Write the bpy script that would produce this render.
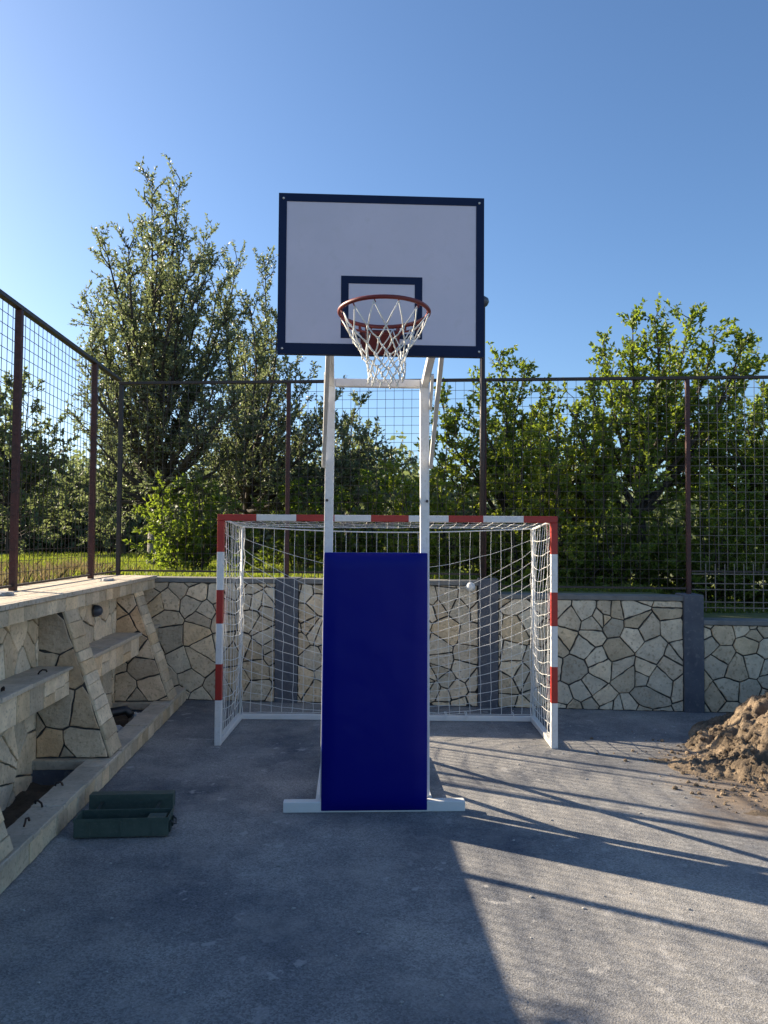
import bpy, bmesh, math, random
import numpy as np
from math import sin, cos, pi, radians, atan, tan, sqrt
from mathutils import Vector, Matrix, noise

for o in list(bpy.data.objects): bpy.data.objects.remove(o)
scn = bpy.context.scene
COL = scn.collection
random.seed(7)

# ------------------------------------------------------------ camera
cd = bpy.data.cameras.new('camera'); cam = bpy.data.objects.new('camera', cd); COL.objects.link(cam)
cd.sensor_fit = 'VERTICAL'; cd.sensor_height = 36.0; cd.lens = 769 / 1024 * 36
cd.clip_start = 0.05; cd.clip_end = 2000
cam.matrix_world = (Matrix.Translation((0, 0, 1.95)) @ Matrix.Rotation(-atan(44 / 769), 4, 'Z')
                    @ Matrix.Rotation(pi / 2 + radians(2.09), 4, 'X') @ Matrix.Rotation(radians(.4), 4, 'Z'))
scn.camera = cam

# ------------------------------------------------------------ sky and sun
SUN_EL = radians(23.1)
SUN_V = Vector((-.850 * cos(SUN_EL), .527 * cos(SUN_EL), sin(SUN_EL))).normalized()
world = bpy.data.worlds.new('World'); scn.world = world; world.use_nodes = True
wn = world.node_tree.nodes; wl = world.node_tree.links
bg = wn['Background']
sky = wn.new('ShaderNodeTexSky'); sky.sky_type = 'NISHITA'; sky.sun_disc = False
sky.sun_elevation = SUN_EL; sky.sun_rotation = math.atan2(SUN_V.x, SUN_V.y)
sky.altitude = 300; sky.air_density = 1.0; sky.air_density = 1.0; sky.dust_density = 1.3; sky.ozone_density = 4.5
hsv = wn.new('ShaderNodeHueSaturation'); hsv.inputs['Saturation'].default_value = 1.04
wl.new(sky.outputs[0], hsv.inputs['Color']); wl.new(hsv.outputs[0], bg.inputs[0]); bg.inputs[1].default_value = 0.072
sd = bpy.data.lights.new('sun', 'SUN'); sun = bpy.data.objects.new('sun', sd); COL.objects.link(sun)
sd.energy = 5.0; sd.angle = radians(.5); sd.color = (1.0, .85, .65)
sun.rotation_euler = SUN_V.to_track_quat('Z', 'Y').to_euler(); sun.location = (-10, 8, 12)
scn.view_settings.view_transform = 'Standard'; scn.view_settings.look = 'None'
scn.view_settings.exposure = 1.5; scn.view_settings.gamma = 1
scn.render.resolution_x = 768; scn.render.resolution_y = 1024

# ------------------------------------------------------------ materials
def new_mat(name):
    m = bpy.data.materials.new(name); m.use_nodes = True
    nt = m.node_tree; return m, nt.nodes, nt.links, nt.nodes['Principled BSDF']

def surf(name, c1, c2=None, scale=6, rough=.6, bump=.0, bscale=80, c3=None, island=0.0, metallic=0, spec=.5, detail=6, thr=(.35, .65), hue=None):
    """noise-mixed colour, optional per-piece variation and fine bump"""
    m, N, L, P = new_mat(name)
    P.inputs['Roughness'].default_value = rough; P.inputs['Metallic'].default_value = metallic
    P.inputs['Specular IOR Level'].default_value = spec
    tc = N.new('ShaderNodeTexCoord')
    if c2 is None: c2 = tuple(x * .85 for x in c1)
    nz = N.new('ShaderNodeTexNoise'); nz.inputs['Scale'].default_value = scale; nz.inputs['Detail'].default_value = detail
    nz.inputs['Roughness'].default_value = .65
    L.new(tc.outputs['Object'], nz.inputs['Vector'])
    rp = N.new('ShaderNodeValToRGB'); L.new(nz.outputs['Fac'], rp.inputs[0])
    rp.color_ramp.elements[0].position = thr[0]; rp.color_ramp.elements[0].color = (*c1, 1)
    rp.color_ramp.elements[1].position = thr[1]; rp.color_ramp.elements[1].color = (*c2, 1)
    out = rp.outputs[0]
    if c3:
        n2 = N.new('ShaderNodeTexNoise'); n2.inputs['Scale'].default_value = scale * 6; n2.inputs['Detail'].default_value = 4
        L.new(tc.outputs['Object'], n2.inputs['Vector'])
        r2 = N.new('ShaderNodeMapRange'); r2.inputs[1].default_value = .55; r2.inputs[2].default_value = .7
        L.new(n2.outputs['Fac'], r2.inputs[0])
        mx = N.new('ShaderNodeMix'); mx.data_type = 'RGBA'; L.new(r2.outputs[0], mx.inputs[0]); L.new(out, mx.inputs[6]); mx.inputs[7].default_value = (*c3, 1)
        out = mx.outputs[2]
    if island or hue:
        g = N.new('ShaderNodeNewGeometry')
        if hue:
            rh = N.new('ShaderNodeValToRGB'); L.new(g.outputs['Random Per Island'], rh.inputs[0])
            rh.color_ramp.interpolation = 'LINEAR'
            els = rh.color_ramp.elements
            els[0].color = (*hue[0], 1); els[1].color = (*hue[-1], 1)
            for i, h in enumerate(hue[1:-1]):
                e = els.new((i + 1) / (len(hue) - 1)); e.color = (*h, 1)
            mm = N.new('ShaderNodeMix'); mm.data_type = 'RGBA'; mm.blend_type = 'MULTIPLY'; mm.inputs[0].default_value = 1
            L.new(out, mm.inputs[6]); L.new(rh.outputs[0], mm.inputs[7]); out = mm.outputs[2]
        if island:
            ml = N.new('ShaderNodeMath'); ml.operation = 'MULTIPLY'; ml.inputs[1].default_value = 7.31; L.new(g.outputs['Random Per Island'], ml.inputs[0])
            fr = N.new('ShaderNodeMath'); fr.operation = 'FRACT'; L.new(ml.outputs[0], fr.inputs[0])
            mr = N.new('ShaderNodeMapRange'); mr.inputs[3].default_value = 1 - island; mr.inputs[4].default_value = 1 + island
            L.new(fr.outputs[0], mr.inputs[0])
            hs = N.new('ShaderNodeHueSaturation'); L.new(out, hs.inputs['Color']); L.new(mr.outputs[0], hs.inputs['Value']); out = hs.outputs[0]
    L.new(out, P.inputs['Base Color'])
    if bump:
        nb = N.new('ShaderNodeTexNoise'); nb.inputs['Scale'].default_value = bscale; nb.inputs['Detail'].default_value = 5
        L.new(tc.outputs['Object'], nb.inputs['Vector'])
        b = N.new('ShaderNodeBump'); b.inputs['Strength'].default_value = bump; b.inputs['Distance'].default_value = .01
        L.new(nb.outputs['Fac'], b.inputs['Height']); L.new(b.outputs[0], P.inputs['Normal'])
    return m

M = {}
M['stone'] = surf('sandstone', (.84, .72, .53), (.60, .51, .37), 5, .85, 1.0, 28, c3=(.48, .385, .26), island=.22,
                  hue=[(1, .94, .86), (.93, .92, .9), (1, .98, .95), (1, .87, .70), (.84, .85, .85), (1, .95, .9), (1.0, .90, .78)])
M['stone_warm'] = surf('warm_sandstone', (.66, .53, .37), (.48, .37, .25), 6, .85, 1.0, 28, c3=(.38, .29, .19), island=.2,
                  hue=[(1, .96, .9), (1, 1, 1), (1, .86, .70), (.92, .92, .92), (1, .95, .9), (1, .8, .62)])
M['tile'] = surf('pale_stone_tile', (.76, .62, .42), (.55, .44, .295), 7, .75, .3, 60, c3=(.44, .355, .235), island=.26,
                 hue=[(1, .97, .92), (.92, .92, .93), (1, 1, 1), (1, .90, .76), (.95, .93, .88)])
M['tile_top'] = surf('grey_stone_slab', (.58, .49, .37), (.43, .36, .265), 5, .7, .3, 50, c3=(.36, .31, .235), island=.18)
M['mortar'] = surf('dark_mortar', (.050, .048, .044), (.09, .085, .075), 12, .95, .6, 60)
M['concrete'] = surf('dark_concrete', (.085, .092, .11), (.13, .135, .15), 3.5, .9, .4, 50, c3=(.17, .17, .17))
M['coping'] = surf('grey_render', (.17, .165, .15), (.24, .235, .215), 5, .9, .4, 60)
M['slab_top'] = surf('cream_slab_dust', (.62, .54, .42), (.46, .38, .28), 7, .9, .5, 50, c3=(.28, .21, .13))  # dusty cream slab colour with brown flecks
M['soil'] = surf('soil', (.10, .075, .05), (.06, .045, .03), 9, 1, 1.0, 40)
M['white'] = surf('white_enamel', (.78, .77, .73), (.72, .71, .67), 4, .38, 0.05, 30)
M['white_old'] = surf('scuffed_white_enamel', (.78, .78, .76), (.70, .69, .66), 9, .42, 0.1, 30, c3=(.66, .64, .6))
M['red'] = surf('red_enamel', (.40, .030, .020), (.34, .026, .018), 6, .42, .06, 30)
M['rim'] = surf('red_rim_paint', (.21, .026, .020), (.16, .022, .018), 9, .45, .05, 40)
M['net'] = surf('white_cord', (.80, .80, .76), (.68, .67, .62), 30, .85)
M['navy'] = surf('navy_paint', (.004, .012, .048), (.006, .015, .056), 6, .5, spec=.25)
M['board'] = surf('white_board_paint', (.71, .64, .705), (.665, .605, .665), 2.6, .38, .03, 20, c3=(.66, .60, .65), thr=(.3, .6))
M['rust'] = surf('red_brown_primer', (.085, .024, .019), (.05, .02, .017), 7, .6, .2, 60, c3=(.11, .045, .033))
M['darkmetal'] = surf('dark_fence_steel', (.030, .025, .024), (.055, .035, .028), 9, .55, .1, 60)
M['wire'] = surf('fence_wire', (.045, .034, .030), (.085, .065, .057), 9, .5, metallic=.3)
M['wire_grey'] = surf('galvanised_rod', (.15, .125, .115), (.22, .19, .17), 9, .5, metallic=.3)
M['boxgreen'] = surf('dark_green_paint', (.045, .070, .055), (.070, .098, .078), 9, .5, .15, 40, c3=(.08, .105, .085))
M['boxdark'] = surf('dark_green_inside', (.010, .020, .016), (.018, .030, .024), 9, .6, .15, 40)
M['steel'] = surf('dull_steel', (.12, .12, .12), (.07, .06, .055), 20, .45, metallic=.7)
M['rock'] = surf('pale_rubble', (.48, .47, .44), (.30, .29, .27), 8, .9, .6, 30)
M['blackplastic'] = surf('black_plastic', (.012, .012, .013), (.02, .02, .02), 8, .4)
M['lampglass'] = surf('lamp_globe', (.07, .085, .11), (.05, .06, .08), 5, .3)
M['lampwhite'] = surf('white_lamp_globe', (.78, .78, .75), (.7, .7, .67), 5, .3)
M['bark'] = surf('grey_bark', (.075, .06, .048), (.035, .028, .022), 12, .95, 1.0, 30)
M['whitewash'] = surf('whitewashed_bark', (.30, .29, .25), (.13, .115, .09), 9, .95, .8, 30)
M['rustbit'] = surf('rusty_iron', (.06, .03, .02), (.03, .02, .015), 20, .9)

def pad_mat():
    m, N, L, P = new_mat('blue_vinyl')
    P.inputs['Base Color'].default_value = (.0012, .004, .175, 1); P.inputs['Roughness'].default_value = .3
    P.inputs['Specular IOR Level'].default_value = .16
    tc = N.new('ShaderNodeTexCoord'); a = N.new('ShaderNodeTexNoise'); a.inputs['Scale'].default_value = 3; a.inputs['Detail'].default_value = 2
    b = N.new('ShaderNodeTexNoise'); b.inputs['Scale'].default_value = 350
    L.new(tc.outputs['Object'], a.inputs['Vector']); L.new(tc.outputs['Object'], b.inputs['Vector'])
    s = N.new('ShaderNodeMath'); s.operation = 'MULTIPLY_ADD'; s.inputs[1].default_value = .06; L.new(b.outputs['Fac'], s.inputs[0]); L.new(a.outputs['Fac'], s.inputs[2])
    bp = N.new('ShaderNodeBump'); bp.inputs['Strength'].default_value = .5; bp.inputs['Distance'].default_value = .03
    L.new(s.outputs[0], bp.inputs['Height']); L.new(bp.outputs[0], P.inputs['Normal'])
    return m
M['pad'] = pad_mat()

def asphalt_mat():
    m, N, L, P = new_mat('asphalt')
    P.inputs['Roughness'].default_value = .85; P.inputs['Specular IOR Level'].default_value = .35
    g = N.new('ShaderNodeNewGeometry')
    def nz(scale, det=4, ro=.6, vec=None):
        n = N.new('ShaderNodeTexNoise'); n.inputs['Scale'].default_value = scale; n.inputs['Detail'].default_value = det; n.inputs['Roughness'].default_value = ro
        L.new(vec or g.outputs['Position'], n.inputs['Vector']); return n.outputs['Fac']
    def mr(x, a, b, c=0, d=1):
        r = N.new('ShaderNodeMapRange'); L.new(x, r.inputs[0]); r.inputs[1].default_value = a; r.inputs[2].default_value = b; r.inputs[3].default_value = c; r.inputs[4].default_value = d
        return r.outputs[0]
    def mix(f, a, b, bt='MIX'):
        x = N.new('ShaderNodeMix'); x.data_type = 'RGBA'; x.blend_type = bt
        if isinstance(f, float): x.inputs[0].default_value = f
        else: L.new(f, x.inputs[0])
        for k, v in ((6, a), (7, b)):
            if isinstance(v, tuple): x.inputs[k].default_value = (*v, 1)
            else: L.new(v, x.inputs[k])
        return x.outputs[2]
    def mul(a, b):
        x = N.new('ShaderNodeMath'); x.operation = 'MULTIPLY'; L.new(a, x.inputs[0])
        if isinstance(b, float): x.inputs[1].default_value = b
        else: L.new(b, x.inputs[1])
        return x.outputs[0]
    c = mix(mr(nz(.75, 8, .66), .36, .60), (.098, .106, .122), (.285, .276, .258))
    # aggregate speckle
    v = N.new('ShaderNodeTexVoronoi'); v.inputs['Scale'].default_value = 120; L.new(g.outputs['Position'], v.inputs['Vector'])
    sp = N.new('ShaderNodeSeparateColor'); L.new(v.outputs['Color'], sp.inputs[0])
    val = mr(sp.outputs[0], 0, 1, .66, 1.36)
    hs = N.new('ShaderNodeHueSaturation'); L.new(c, hs.inputs['Color']); L.new(val, hs.inputs['Value']); c = hs.outputs[0]
    # rare pale chips, dusty smears and spots
    v2 = N.new('ShaderNodeTexVoronoi'); v2.inputs['Scale'].default_value = 9; L.new(g.outputs['Position'], v2.inputs['Vector'])
    c = c
    dust = mul(mr(nz(1.7, 8, .75), .50, .72), .6)
    c = mix(dust, c, (.38, .355, .315))
    spots = mul(mr(nz(7.5, 4, .6), .60, .65), mr(nz(1.3, 2), .44, .56))
    c = mix(mul(spots, .8), c, (.38, .37, .35)); c = mix(mul(mr(nz(.45, 6, .6), .52, .66), .35), c, (.085, .092, .105))
    # wheel-like long dirty streaks parallel to the kerb
    # sandy spill round the earth heap
    sx = N.new('ShaderNodeVectorMath'); sx.operation = 'SUBTRACT'; sx.inputs[1].default_value = (4.4, 5.9, 0); L.new(g.outputs['Position'], sx.inputs[0])
    sc = N.new('ShaderNodeVectorMath'); sc.operation = 'MULTIPLY'; sc.inputs[1].default_value = (.62, .68, 1); L.new(sx.outputs[0], sc.inputs[0])
    ln = N.new('ShaderNodeVectorMath'); ln.operation = 'LENGTH'; L.new(sc.outputs[0], ln.inputs[0])
    wob = N.new('ShaderNodeMath'); wob.operation = 'MULTIPLY_ADD'; wob.inputs[1].default_value = 1.1; L.new(nz(1.6, 6, .7), wob.inputs[0]); L.new(ln.outputs['Value'], wob.inputs[2])
    sand = mr(wob.outputs[0], 1.35, 1.75, .9, 0)
    c = mix(sand, c, mix(mr(nz(25), .3, .7), (.27, .20, .135), (.19, .14, .095)))
    L.new(c, P.inputs['Base Color'])
    hsum = N.new('ShaderNodeMath'); hsum.operation = 'MULTIPLY_ADD'; hsum.inputs[1].default_value = .5
    L.new(nz(160, 3), hsum.inputs[0]); L.new(v.outputs['Distance'], hsum.inputs[2])
    bp = N.new('ShaderNodeBump'); bp.inputs['Strength'].default_value = .4; bp.inputs['Distance'].default_value = .005
    L.new(hsum.outputs[0], bp.inputs['Height']); L.new(bp.outputs[0], P.inputs['Normal'])
    return m
M['asphalt'] = asphalt_mat()

def leaf_mat(name, cols, trans=.5, rough=.5, tcol=(1.25, 1.45, .5)):
    m, N, L, P = new_mat(name)
    g = N.new('ShaderNodeNewGeometry')
    r = N.new('ShaderNodeValToRGB'); L.new(g.outputs['Random Per Island'], r.inputs[0])
    els = r.color_ramp.elements; els[0].color = (*cols[0], 1); els[1].color = (*cols[-1], 1)
    for i, c in enumerate(cols[1:-1]): e = els.new((i + 1) / (len(cols) - 1)); e.color = (*c, 1)
    L.new(r.outputs[0], P.inputs['Base Color']); P.inputs['Roughness'].default_value = rough
    P.inputs['Specular IOR Level'].default_value = .35
    t = N.new('ShaderNodeBsdfTranslucent')
    mm = N.new('ShaderNodeMix'); mm.data_type = 'RGBA'; mm.blend_type = 'MULTIPLY'; mm.inputs[0].default_value = 1
    L.new(r.outputs[0], mm.inputs[6]); mm.inputs[7].default_value = (*tcol, 1); mm.clamp_result = False
    L.new(mm.outputs[2], t.inputs['Color'])
    mx = N.new('ShaderNodeMixShader'); mx.inputs[0].default_value = trans
    L.new(P.outputs[0], mx.inputs[1]); L.new(t.outputs[0], mx.inputs[2])
    L.new(mx.outputs[0], N['Material Output'].inputs['Surface'])
    return m
M['leaf_grey'] = leaf_mat('grey_green_leaf', [(.15, .17, .10), (.20, .22, .15), (.12, .14, .08), (.17, .195, .12), (.24, .26, .19)], .47, .42, (1.25, 1.35, .8))
M['leaf_green'] = leaf_mat('fresh_green_leaf', [(.13, .18, .04), (.19, .245, .055), (.10, .145, .032), (.22, .26, .075)], .58, .45, (1.42, 1.45, .55))
M['leaf_yellow'] = leaf_mat('yellow_green_leaf', [(.17, .215, .035), (.24, .29, .05), (.13, .175, .03), (.27, .31, .08)], .56, .45, (1.45, 1.42, .5))
M['leaf_far'] = leaf_mat('far_leaf', [(.15, .18, .10), (.19, .22, .13), (.13, .16, .085)], .45, .6, (1.3, 1.35, .8))  # far leaves are lighter in colour only; the scene has no haze
M['grass'] = leaf_mat('grass_blade', [(.14, .19, .04), (.19, .235, .055), (.11, .15, .03), (.25, .26, .10)], .5, .6, (1.4, 1.4, .5))
M['drygrass'] = leaf_mat('dry_grass_blade', [(.22, .17, .10), (.12, .14, .05), (.30, .24, .15), (.16, .12, .07)], .35, .8, (1.1, 1.0, .8))
M['turf'] = surf('turf_ground', (.085, .12, .03), (.13, .14, .05), 3, 1, .8, 20, c3=(.16, .13, .07))

# ------------------------------------------------------------ mesh builder
class MB:
    def __init__(s): s.v = []; s.f = []; s.m = []
    def add(s, vs, fs, mi=0):
        k = len(s.v); s.v += [tuple(p) for p in vs]; s.f += [tuple(i + k for i in f) for f in fs]; s.m += [mi] * len(fs); return s
    def box(s, x0, x1, y0, y1, z0, z1, mi=0):
        return s.add([(x0, y0, z0), (x1, y0, z0), (x1, y1, z0), (x0, y1, z0), (x0, y0, z1), (x1, y0, z1), (x1, y1, z1), (x0, y1, z1)],
                     [(0, 3, 2, 1), (4, 5, 6, 7), (0, 1, 5, 4), (1, 2, 6, 5), (2, 3, 7, 6), (3, 0, 4, 7)], mi)
    def bar(s, p, q, w, h=None, up=(0, 0, 1), mi=0):
        h = h or w; p = Vector(p); q = Vector(q); d = (q - p).normalized(); up = Vector(up)
        if abs(d.dot(up)) > .99: up = Vector((0, 1, 0))
        a = d.cross(up).normalized(); b = a.cross(d).normalized()
        vs = []
        for c in (p, q):
            for i, j in ((-1, -1), (1, -1), (1, 1), (-1, 1)): vs.append(c + a * (i * w / 2) + b * (j * h / 2))
        return s.add(vs, [(3, 2, 1, 0), (4, 5, 6, 7), (0, 1, 5, 4), (1, 2, 6, 5), (2, 3, 7, 6), (3, 0, 4, 7)], mi)
    def tube(s, pts, r, seg=6, closed=False, mi=0):
        P = [Vector(p) for p in pts]; n = len(P)
        rs = r if hasattr(r, '__len__') else [r] * n
        d0 = (P[1] - P[0]).normalized()
        a = d0.orthogonal().normalized(); vs = []; fs = []
        for i in range(n):
            if closed: d = (P[(i + 1) % n] - P[i - 1]).normalized()
            else: d = (P[min(i + 1, n - 1)] - P[max(i - 1, 0)]).normalized()
            a = (a - d * a.dot(d)).normalized(); b = d.cross(a)
            for k in range(seg):
                t = 2 * pi * k / seg; vs.append(P[i] + (a * cos(t) + b * sin(t)) * rs[i])
        m = n if closed else n - 1
        for i in range(m):
            j = (i + 1) % n
            for k in range(seg): l = (k + 1) % seg; fs.append((i * seg + k, i * seg + l, j * seg + l, j * seg + k))
        if not closed: fs.append(tuple(range(seg))[::-1]); fs.append(tuple((n - 1) * seg + k for k in range(seg)))
        return s.add(vs, fs, mi)
    def wire(s, p, q, r, seg=4):
        return s.tube([p, q], r, seg)
    def prism(s, poly, vec, mi=0):
        n = len(poly); v = Vector(vec); a = [Vector(p) for p in poly]
        return s.add(a + [p + v for p in a], [tuple(range(n))[::-1], tuple(range(n, 2 * n))] + [(i, (i + 1) % n, n + (i + 1) % n, n + i) for i in range(n)], mi)
    def lathe(s, prof, c=(0, 0, 0), seg=24, axis='Z', mi=0):
        vs = []; n = len(prof)
        for k in range(seg):
            t = 2 * pi * k / seg
            for r, z in prof:
                p = (r * cos(t), r * sin(t), z) if axis == 'Z' else (r * cos(t), z, r * sin(t))
                vs.append((c[0] + p[0], c[1] + p[1], c[2] + p[2]))
        fs = [(k * n + i, ((k + 1) % seg) * n + i, ((k + 1) % seg) * n + i + 1, k * n + i + 1) for k in range(seg) for i in range(n - 1)]
        return s.add(vs, fs, mi)
    def build(s, name, mats, parent=None, smooth=False, bevel=0, fix=True):
        me = bpy.data.meshes.new(name); me.from_pydata(s.v, [], s.f)
        for m in (mats if isinstance(mats, (list, tuple)) else [mats]): me.materials.append(M[m])
        me.polygons.foreach_set('material_index', s.m)
        if smooth: me.polygons.foreach_set('use_smooth', [True] * len(s.f))
        if fix:
            bm = bmesh.new(); bm.from_mesh(me); bmesh.ops.recalc_face_normals(bm, faces=bm.faces); bm.to_mesh(me); bm.free()
        o = bpy.data.objects.new(name, me); COL.objects.link(o)
        if parent: o.parent = parent
        if bevel:
            b = o.modifiers.new('bevel', 'BEVEL'); b.width = bevel; b.segments = 2; b.limit_method = 'ANGLE'; b.angle_limit = radians(40)
        return o

def tag(o, label=None, cat=None, group=None, kind=None):
    for k, v in (('label', label), ('category', cat), ('group', group), ('kind', kind)):
        if v: o[k] = v
    return o
def thing(name, loc, label, cat, rz=0, group=None):
    o = bpy.data.objects.new(name, None); COL.objects.link(o); o.location = loc; o.rotation_euler = (0, 0, rz); o.empty_display_size = .2
    return tag(o, label, cat, group)

# ---- crazy paving: irregular stones clipped to a convex region
def clip(poly, a, b, c):                     # keep a*x+b*y<=c
    out = []
    for i in range(len(poly)):
        p = poly[i]; q = poly[(i + 1) % len(poly)]
        dp = a * p[0] + b * p[1] - c; dq = a * q[0] + b * q[1] - c
        if dp <= 0: out.append(p)
        if dp * dq < 0:
            t = dp / (dp - dq); out.append((p[0] + t * (q[0] - p[0]), p[1] + t * (q[1] - p[1])))
    return out
def parea(p): return abs(sum(p[i][0] * p[(i + 1) % len(p)][1] - p[(i + 1) % len(p)][0] * p[i][1] for i in range(len(p)))) / 2
def orient(p):
    s_ = sum(p[i][0] * p[(i + 1) % len(p)][1] - p[(i + 1) % len(p)][0] * p[i][1] for i in range(len(p)))
    return p if s_ > 0 else p[::-1]
def cells(region, size, rnd, jit=.48):
    xs = [p[0] for p in region]; ys = [p[1] for p in region]
    pts = []
    nx = max(1, round((max(xs) - min(xs)) / size)); ny = max(1, round((max(ys) - min(ys)) / (size * .92)))
    dx = (max(xs) - min(xs)) / nx; dy = (max(ys) - min(ys)) / ny
    for j in range(-1, ny + 1):
        for i in range(-1, nx + 1):
            if rnd.random() < .08: continue
            off = .5 if j % 2 else 0
            pts.append((min(xs) + (i + .5 + off + rnd.uniform(-jit, jit)) * dx, min(ys) + (j + .5 + rnd.uniform(-jit, jit)) * dy))
            if rnd.random() < .12: pts.append((pts[-1][0] + dx * .4 * rnd.choice((-1, 1)), pts[-1][1] + dy * .35 * rnd.choice((-1, 1))))
    res = []
    for i, p in enumerate(pts):
        poly = list(region)
        for j, q in enumerate(pts):
            if i == j or abs(p[0] - q[0]) > 4 * size or abs(p[1] - q[1]) > 4 * size: continue
            a = q[0] - p[0]; b = q[1] - p[1]
            poly = clip(poly, a, b, (q[0]**2 + q[1]**2 - p[0]**2 - p[1]**2) / 2)
            if len(poly) < 3: break
        if len(poly) >= 3 and parea(poly) > size * size * .04: res.append(orient(poly))
    return res
def inset(poly, d):
    out = poly
    n = len(poly)
    for i in range(n):
        p = poly[i]; q = poly[(i + 1) % n]; ex = q[0] - p[0]; ey = q[1] - p[1]; L = sqrt(ex * ex + ey * ey)
        if L < 1e-6: continue
        a = ey / L; b = -ex / L
        out = clip(out, a, b, a * p[0] + b * p[1] - d)
        if len(out) < 3: return []
    return out
def stones(mb, polys, O, U, V, N_, depth=.022, gap=.009, rnd=random, rough=.006, mi=0, tilt=.004):
    O = Vector(O); U = Vector(U); V = Vector(V); N_ = Vector(N_)
    for p in polys:
        g = gap * rnd.uniform(.75, 1.25)
        a = inset(p, g)
        if len(a) < 3: continue
        # subdivide the outline and roughen it so edges look broken, not cut
        ring = []
        for i in range(len(a)):
            u0, u1 = a[i], a[(i + 1) % len(a)]; L = sqrt((u1[0] - u0[0])**2 + (u1[1] - u0[1])**2)
            k = max(1, int(L / .05))
            for j in range(k):
                t = j / k; e = rough if j else rough * .6
                ring.append((u0[0] + t * (u1[0] - u0[0]) + rnd.uniform(-e, e), u0[1] + t * (u1[1] - u0[1]) + rnd.uniform(-e, e)))
        n = len(ring); cx = sum(r[0] for r in ring) / n; cy = sum(r[1] for r in ring) / n
        dd = depth * rnd.uniform(.75, 1.2); tx = rnd.uniform(-tilt, tilt) * 4; ty = rnd.uniform(-tilt, tilt) * 4
        def P(u, v, h): return O + U * u + V * v + N_ * h
        def top(u, v): return dd + (u - cx) * tx + (v - cy) * ty
        vs = [P(u, v, 0) for u, v in ring]
        vs += [P(u, v, top(u, v) - .005) for u, v in ring]
        s1 = []
        for u, v in ring:
            L = sqrt((u - cx)**2 + (v - cy)**2) or 1; k = max(0, 1 - .006 / L)
            s1.append((cx + (u - cx) * k, cy + (v - cy) * k))
        vs += [P(u, v, top(u, v)) for u, v in s1]
        fs = []
        for r in (0, 1):
            for i in range(n): j = (i + 1) % n; fs.append((r * n + i, r * n + j, (r + 1) * n + j, (r + 1) * n + i))
        fs.append(tuple(range(2 * n, 3 * n)))
        mb.add(vs, fs, mi)
def tiles(L, H, tl, rnd, rows=1):
    res = []; 
    for r in range(rows):
        x = 0; y0 = H * r / rows; y1 = H * (r + 1) / rows
        while x < L - 1e-3:
            w = min(L - x, tl * rnd.uniform(.75, 1.25))
            if L - x - w < tl * .3: w = L - x
            res.append([(x, y0), (x + w, y0), (x + w, y1), (x, y1)]); x += w
    return res

# ------------------------------------------------------------ ground and terrain
BETA = atan(.138)
def wall_y(x): return 9.50 - (x + 1.67) * .138
def smooth(a, b, x): t = min(1, max(0, (x - a) / (b - a))); return t * t * (3 - 2 * t)
def terrain_z(x, y):
    z = 1.45 - .14 * smooth(1.72, 1.9, x) - .27 * smooth(4.05, 4.2, x)
    d = sqrt(x * x + y * y)
    z += .05 * noise.noise(Vector((x * .4, y * .4, 0))) * smooth(.3, 2, abs(y - wall_y(x)) if x > -2.9 else -2.9 - x)
    if d > 40: z += (d - 40) * .004
    return z
base = MB(); base.add([(-600, -600, -.2), (600, -600, -.2), (600, 600, -.2), (-600, 600, -.2)], [(0, 1, 2, 3)])
tag(base.build('ground', 'soil'), kind='structure')
court = MB()
ys0 = -40
court.add([(-1.84, ys0, 0), (40, ys0, 0), (40, wall_y(40) + .02, 0), (-1.84, wall_y(-1.84) + .02, 0)], [(0, 1, 2, 3)])
tag(court.build('asphalt_court', 'asphalt'), kind='structure')
def spaced(n, near, far, pw=2.4): return [near + (far - near) * (i / (n - 1))**pw for i in range(n)]
tm = MB()
xs = [-2.9 + .15 * i for i in range(80)] + [9.1 + a for a in spaced(40, 0, 490)][1:]; ts = spaced(60, .2, 500)
for j, t in enumerate(ts):
    for x in xs: y = max(wall_y(x), -40) + t; tm.v.append((x, y, terrain_z(x, y)))
for j in range(len(ts) - 1):
    for i in range(len(xs) - 1): a = j * len(xs) + i; tm.f.append((a, a + 1, a + 1 + len(xs), a + len(xs))); tm.m.append(0)
k0 = len(tm.v)
xs2 = [-2.9 - a for a in spaced(50, 0, 500)]; ys2 = [-60 + i * 3.0 for i in range(30)] + [30 + a for a in spaced(20, 0, 470)][1:]
for y in ys2:
    for x in xs2: tm.v.append((x, y, terrain_z(x, y)))
for j in range(len(ys2) - 1):
    for i in range(len(xs2) - 1): a = k0 + j * len(xs2) + i; tm.f.append((a, a + len(xs2), a + 1 + len(xs2), a + 1)); tm.m.append(0)
tag(tm.build('grassy_terrain', 'turf', smooth=True), kind='structure')

# ------------------------------------------------------------ back retaining wall
rb = random.Random(11)
bw = thing('retaining_wall', (-1.67, 9.50, 0), 'low stone-faced retaining wall with dark joints behind the goal', 'wall', -BETA)
cb = cos(BETA)
def ux(x): return (x + 1.67) / cb
secs = [(ux(-3.0), ux(-.76), 1.475), (ux(-.49), ux(1.64), 1.475), (ux(1.87), ux(3.97), 1.325), (ux(4.19), ux(6.6), 1.055), (ux(6.85), ux(9.5), 1.055)]
core = MB()
for a, b, h in secs: core.box(a - .03, b + .03, .0, .26, -.15, h - .05)
core.build('mortar_bed', 'mortar', bw)
for a, b, h in secs:
    mb = MB(); polys = cells([(a, 0), (b, 0), (b, h - .055), (a, h - .055)], .235, rb, .52)
    stones(mb, polys, (0, 0, 0), (1, 0, 0), (0, 0, 1), (0, -1, 0), rnd=rb, gap=.0078, rough=.005)
    mb.build('stone_facing', 'stone', bw)
for a, b, h in secs:
    MB().box(a - .02, b + .02, -.035, .29, h - .055, h).build('coping', 'coping', bw, bevel=.006)
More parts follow.
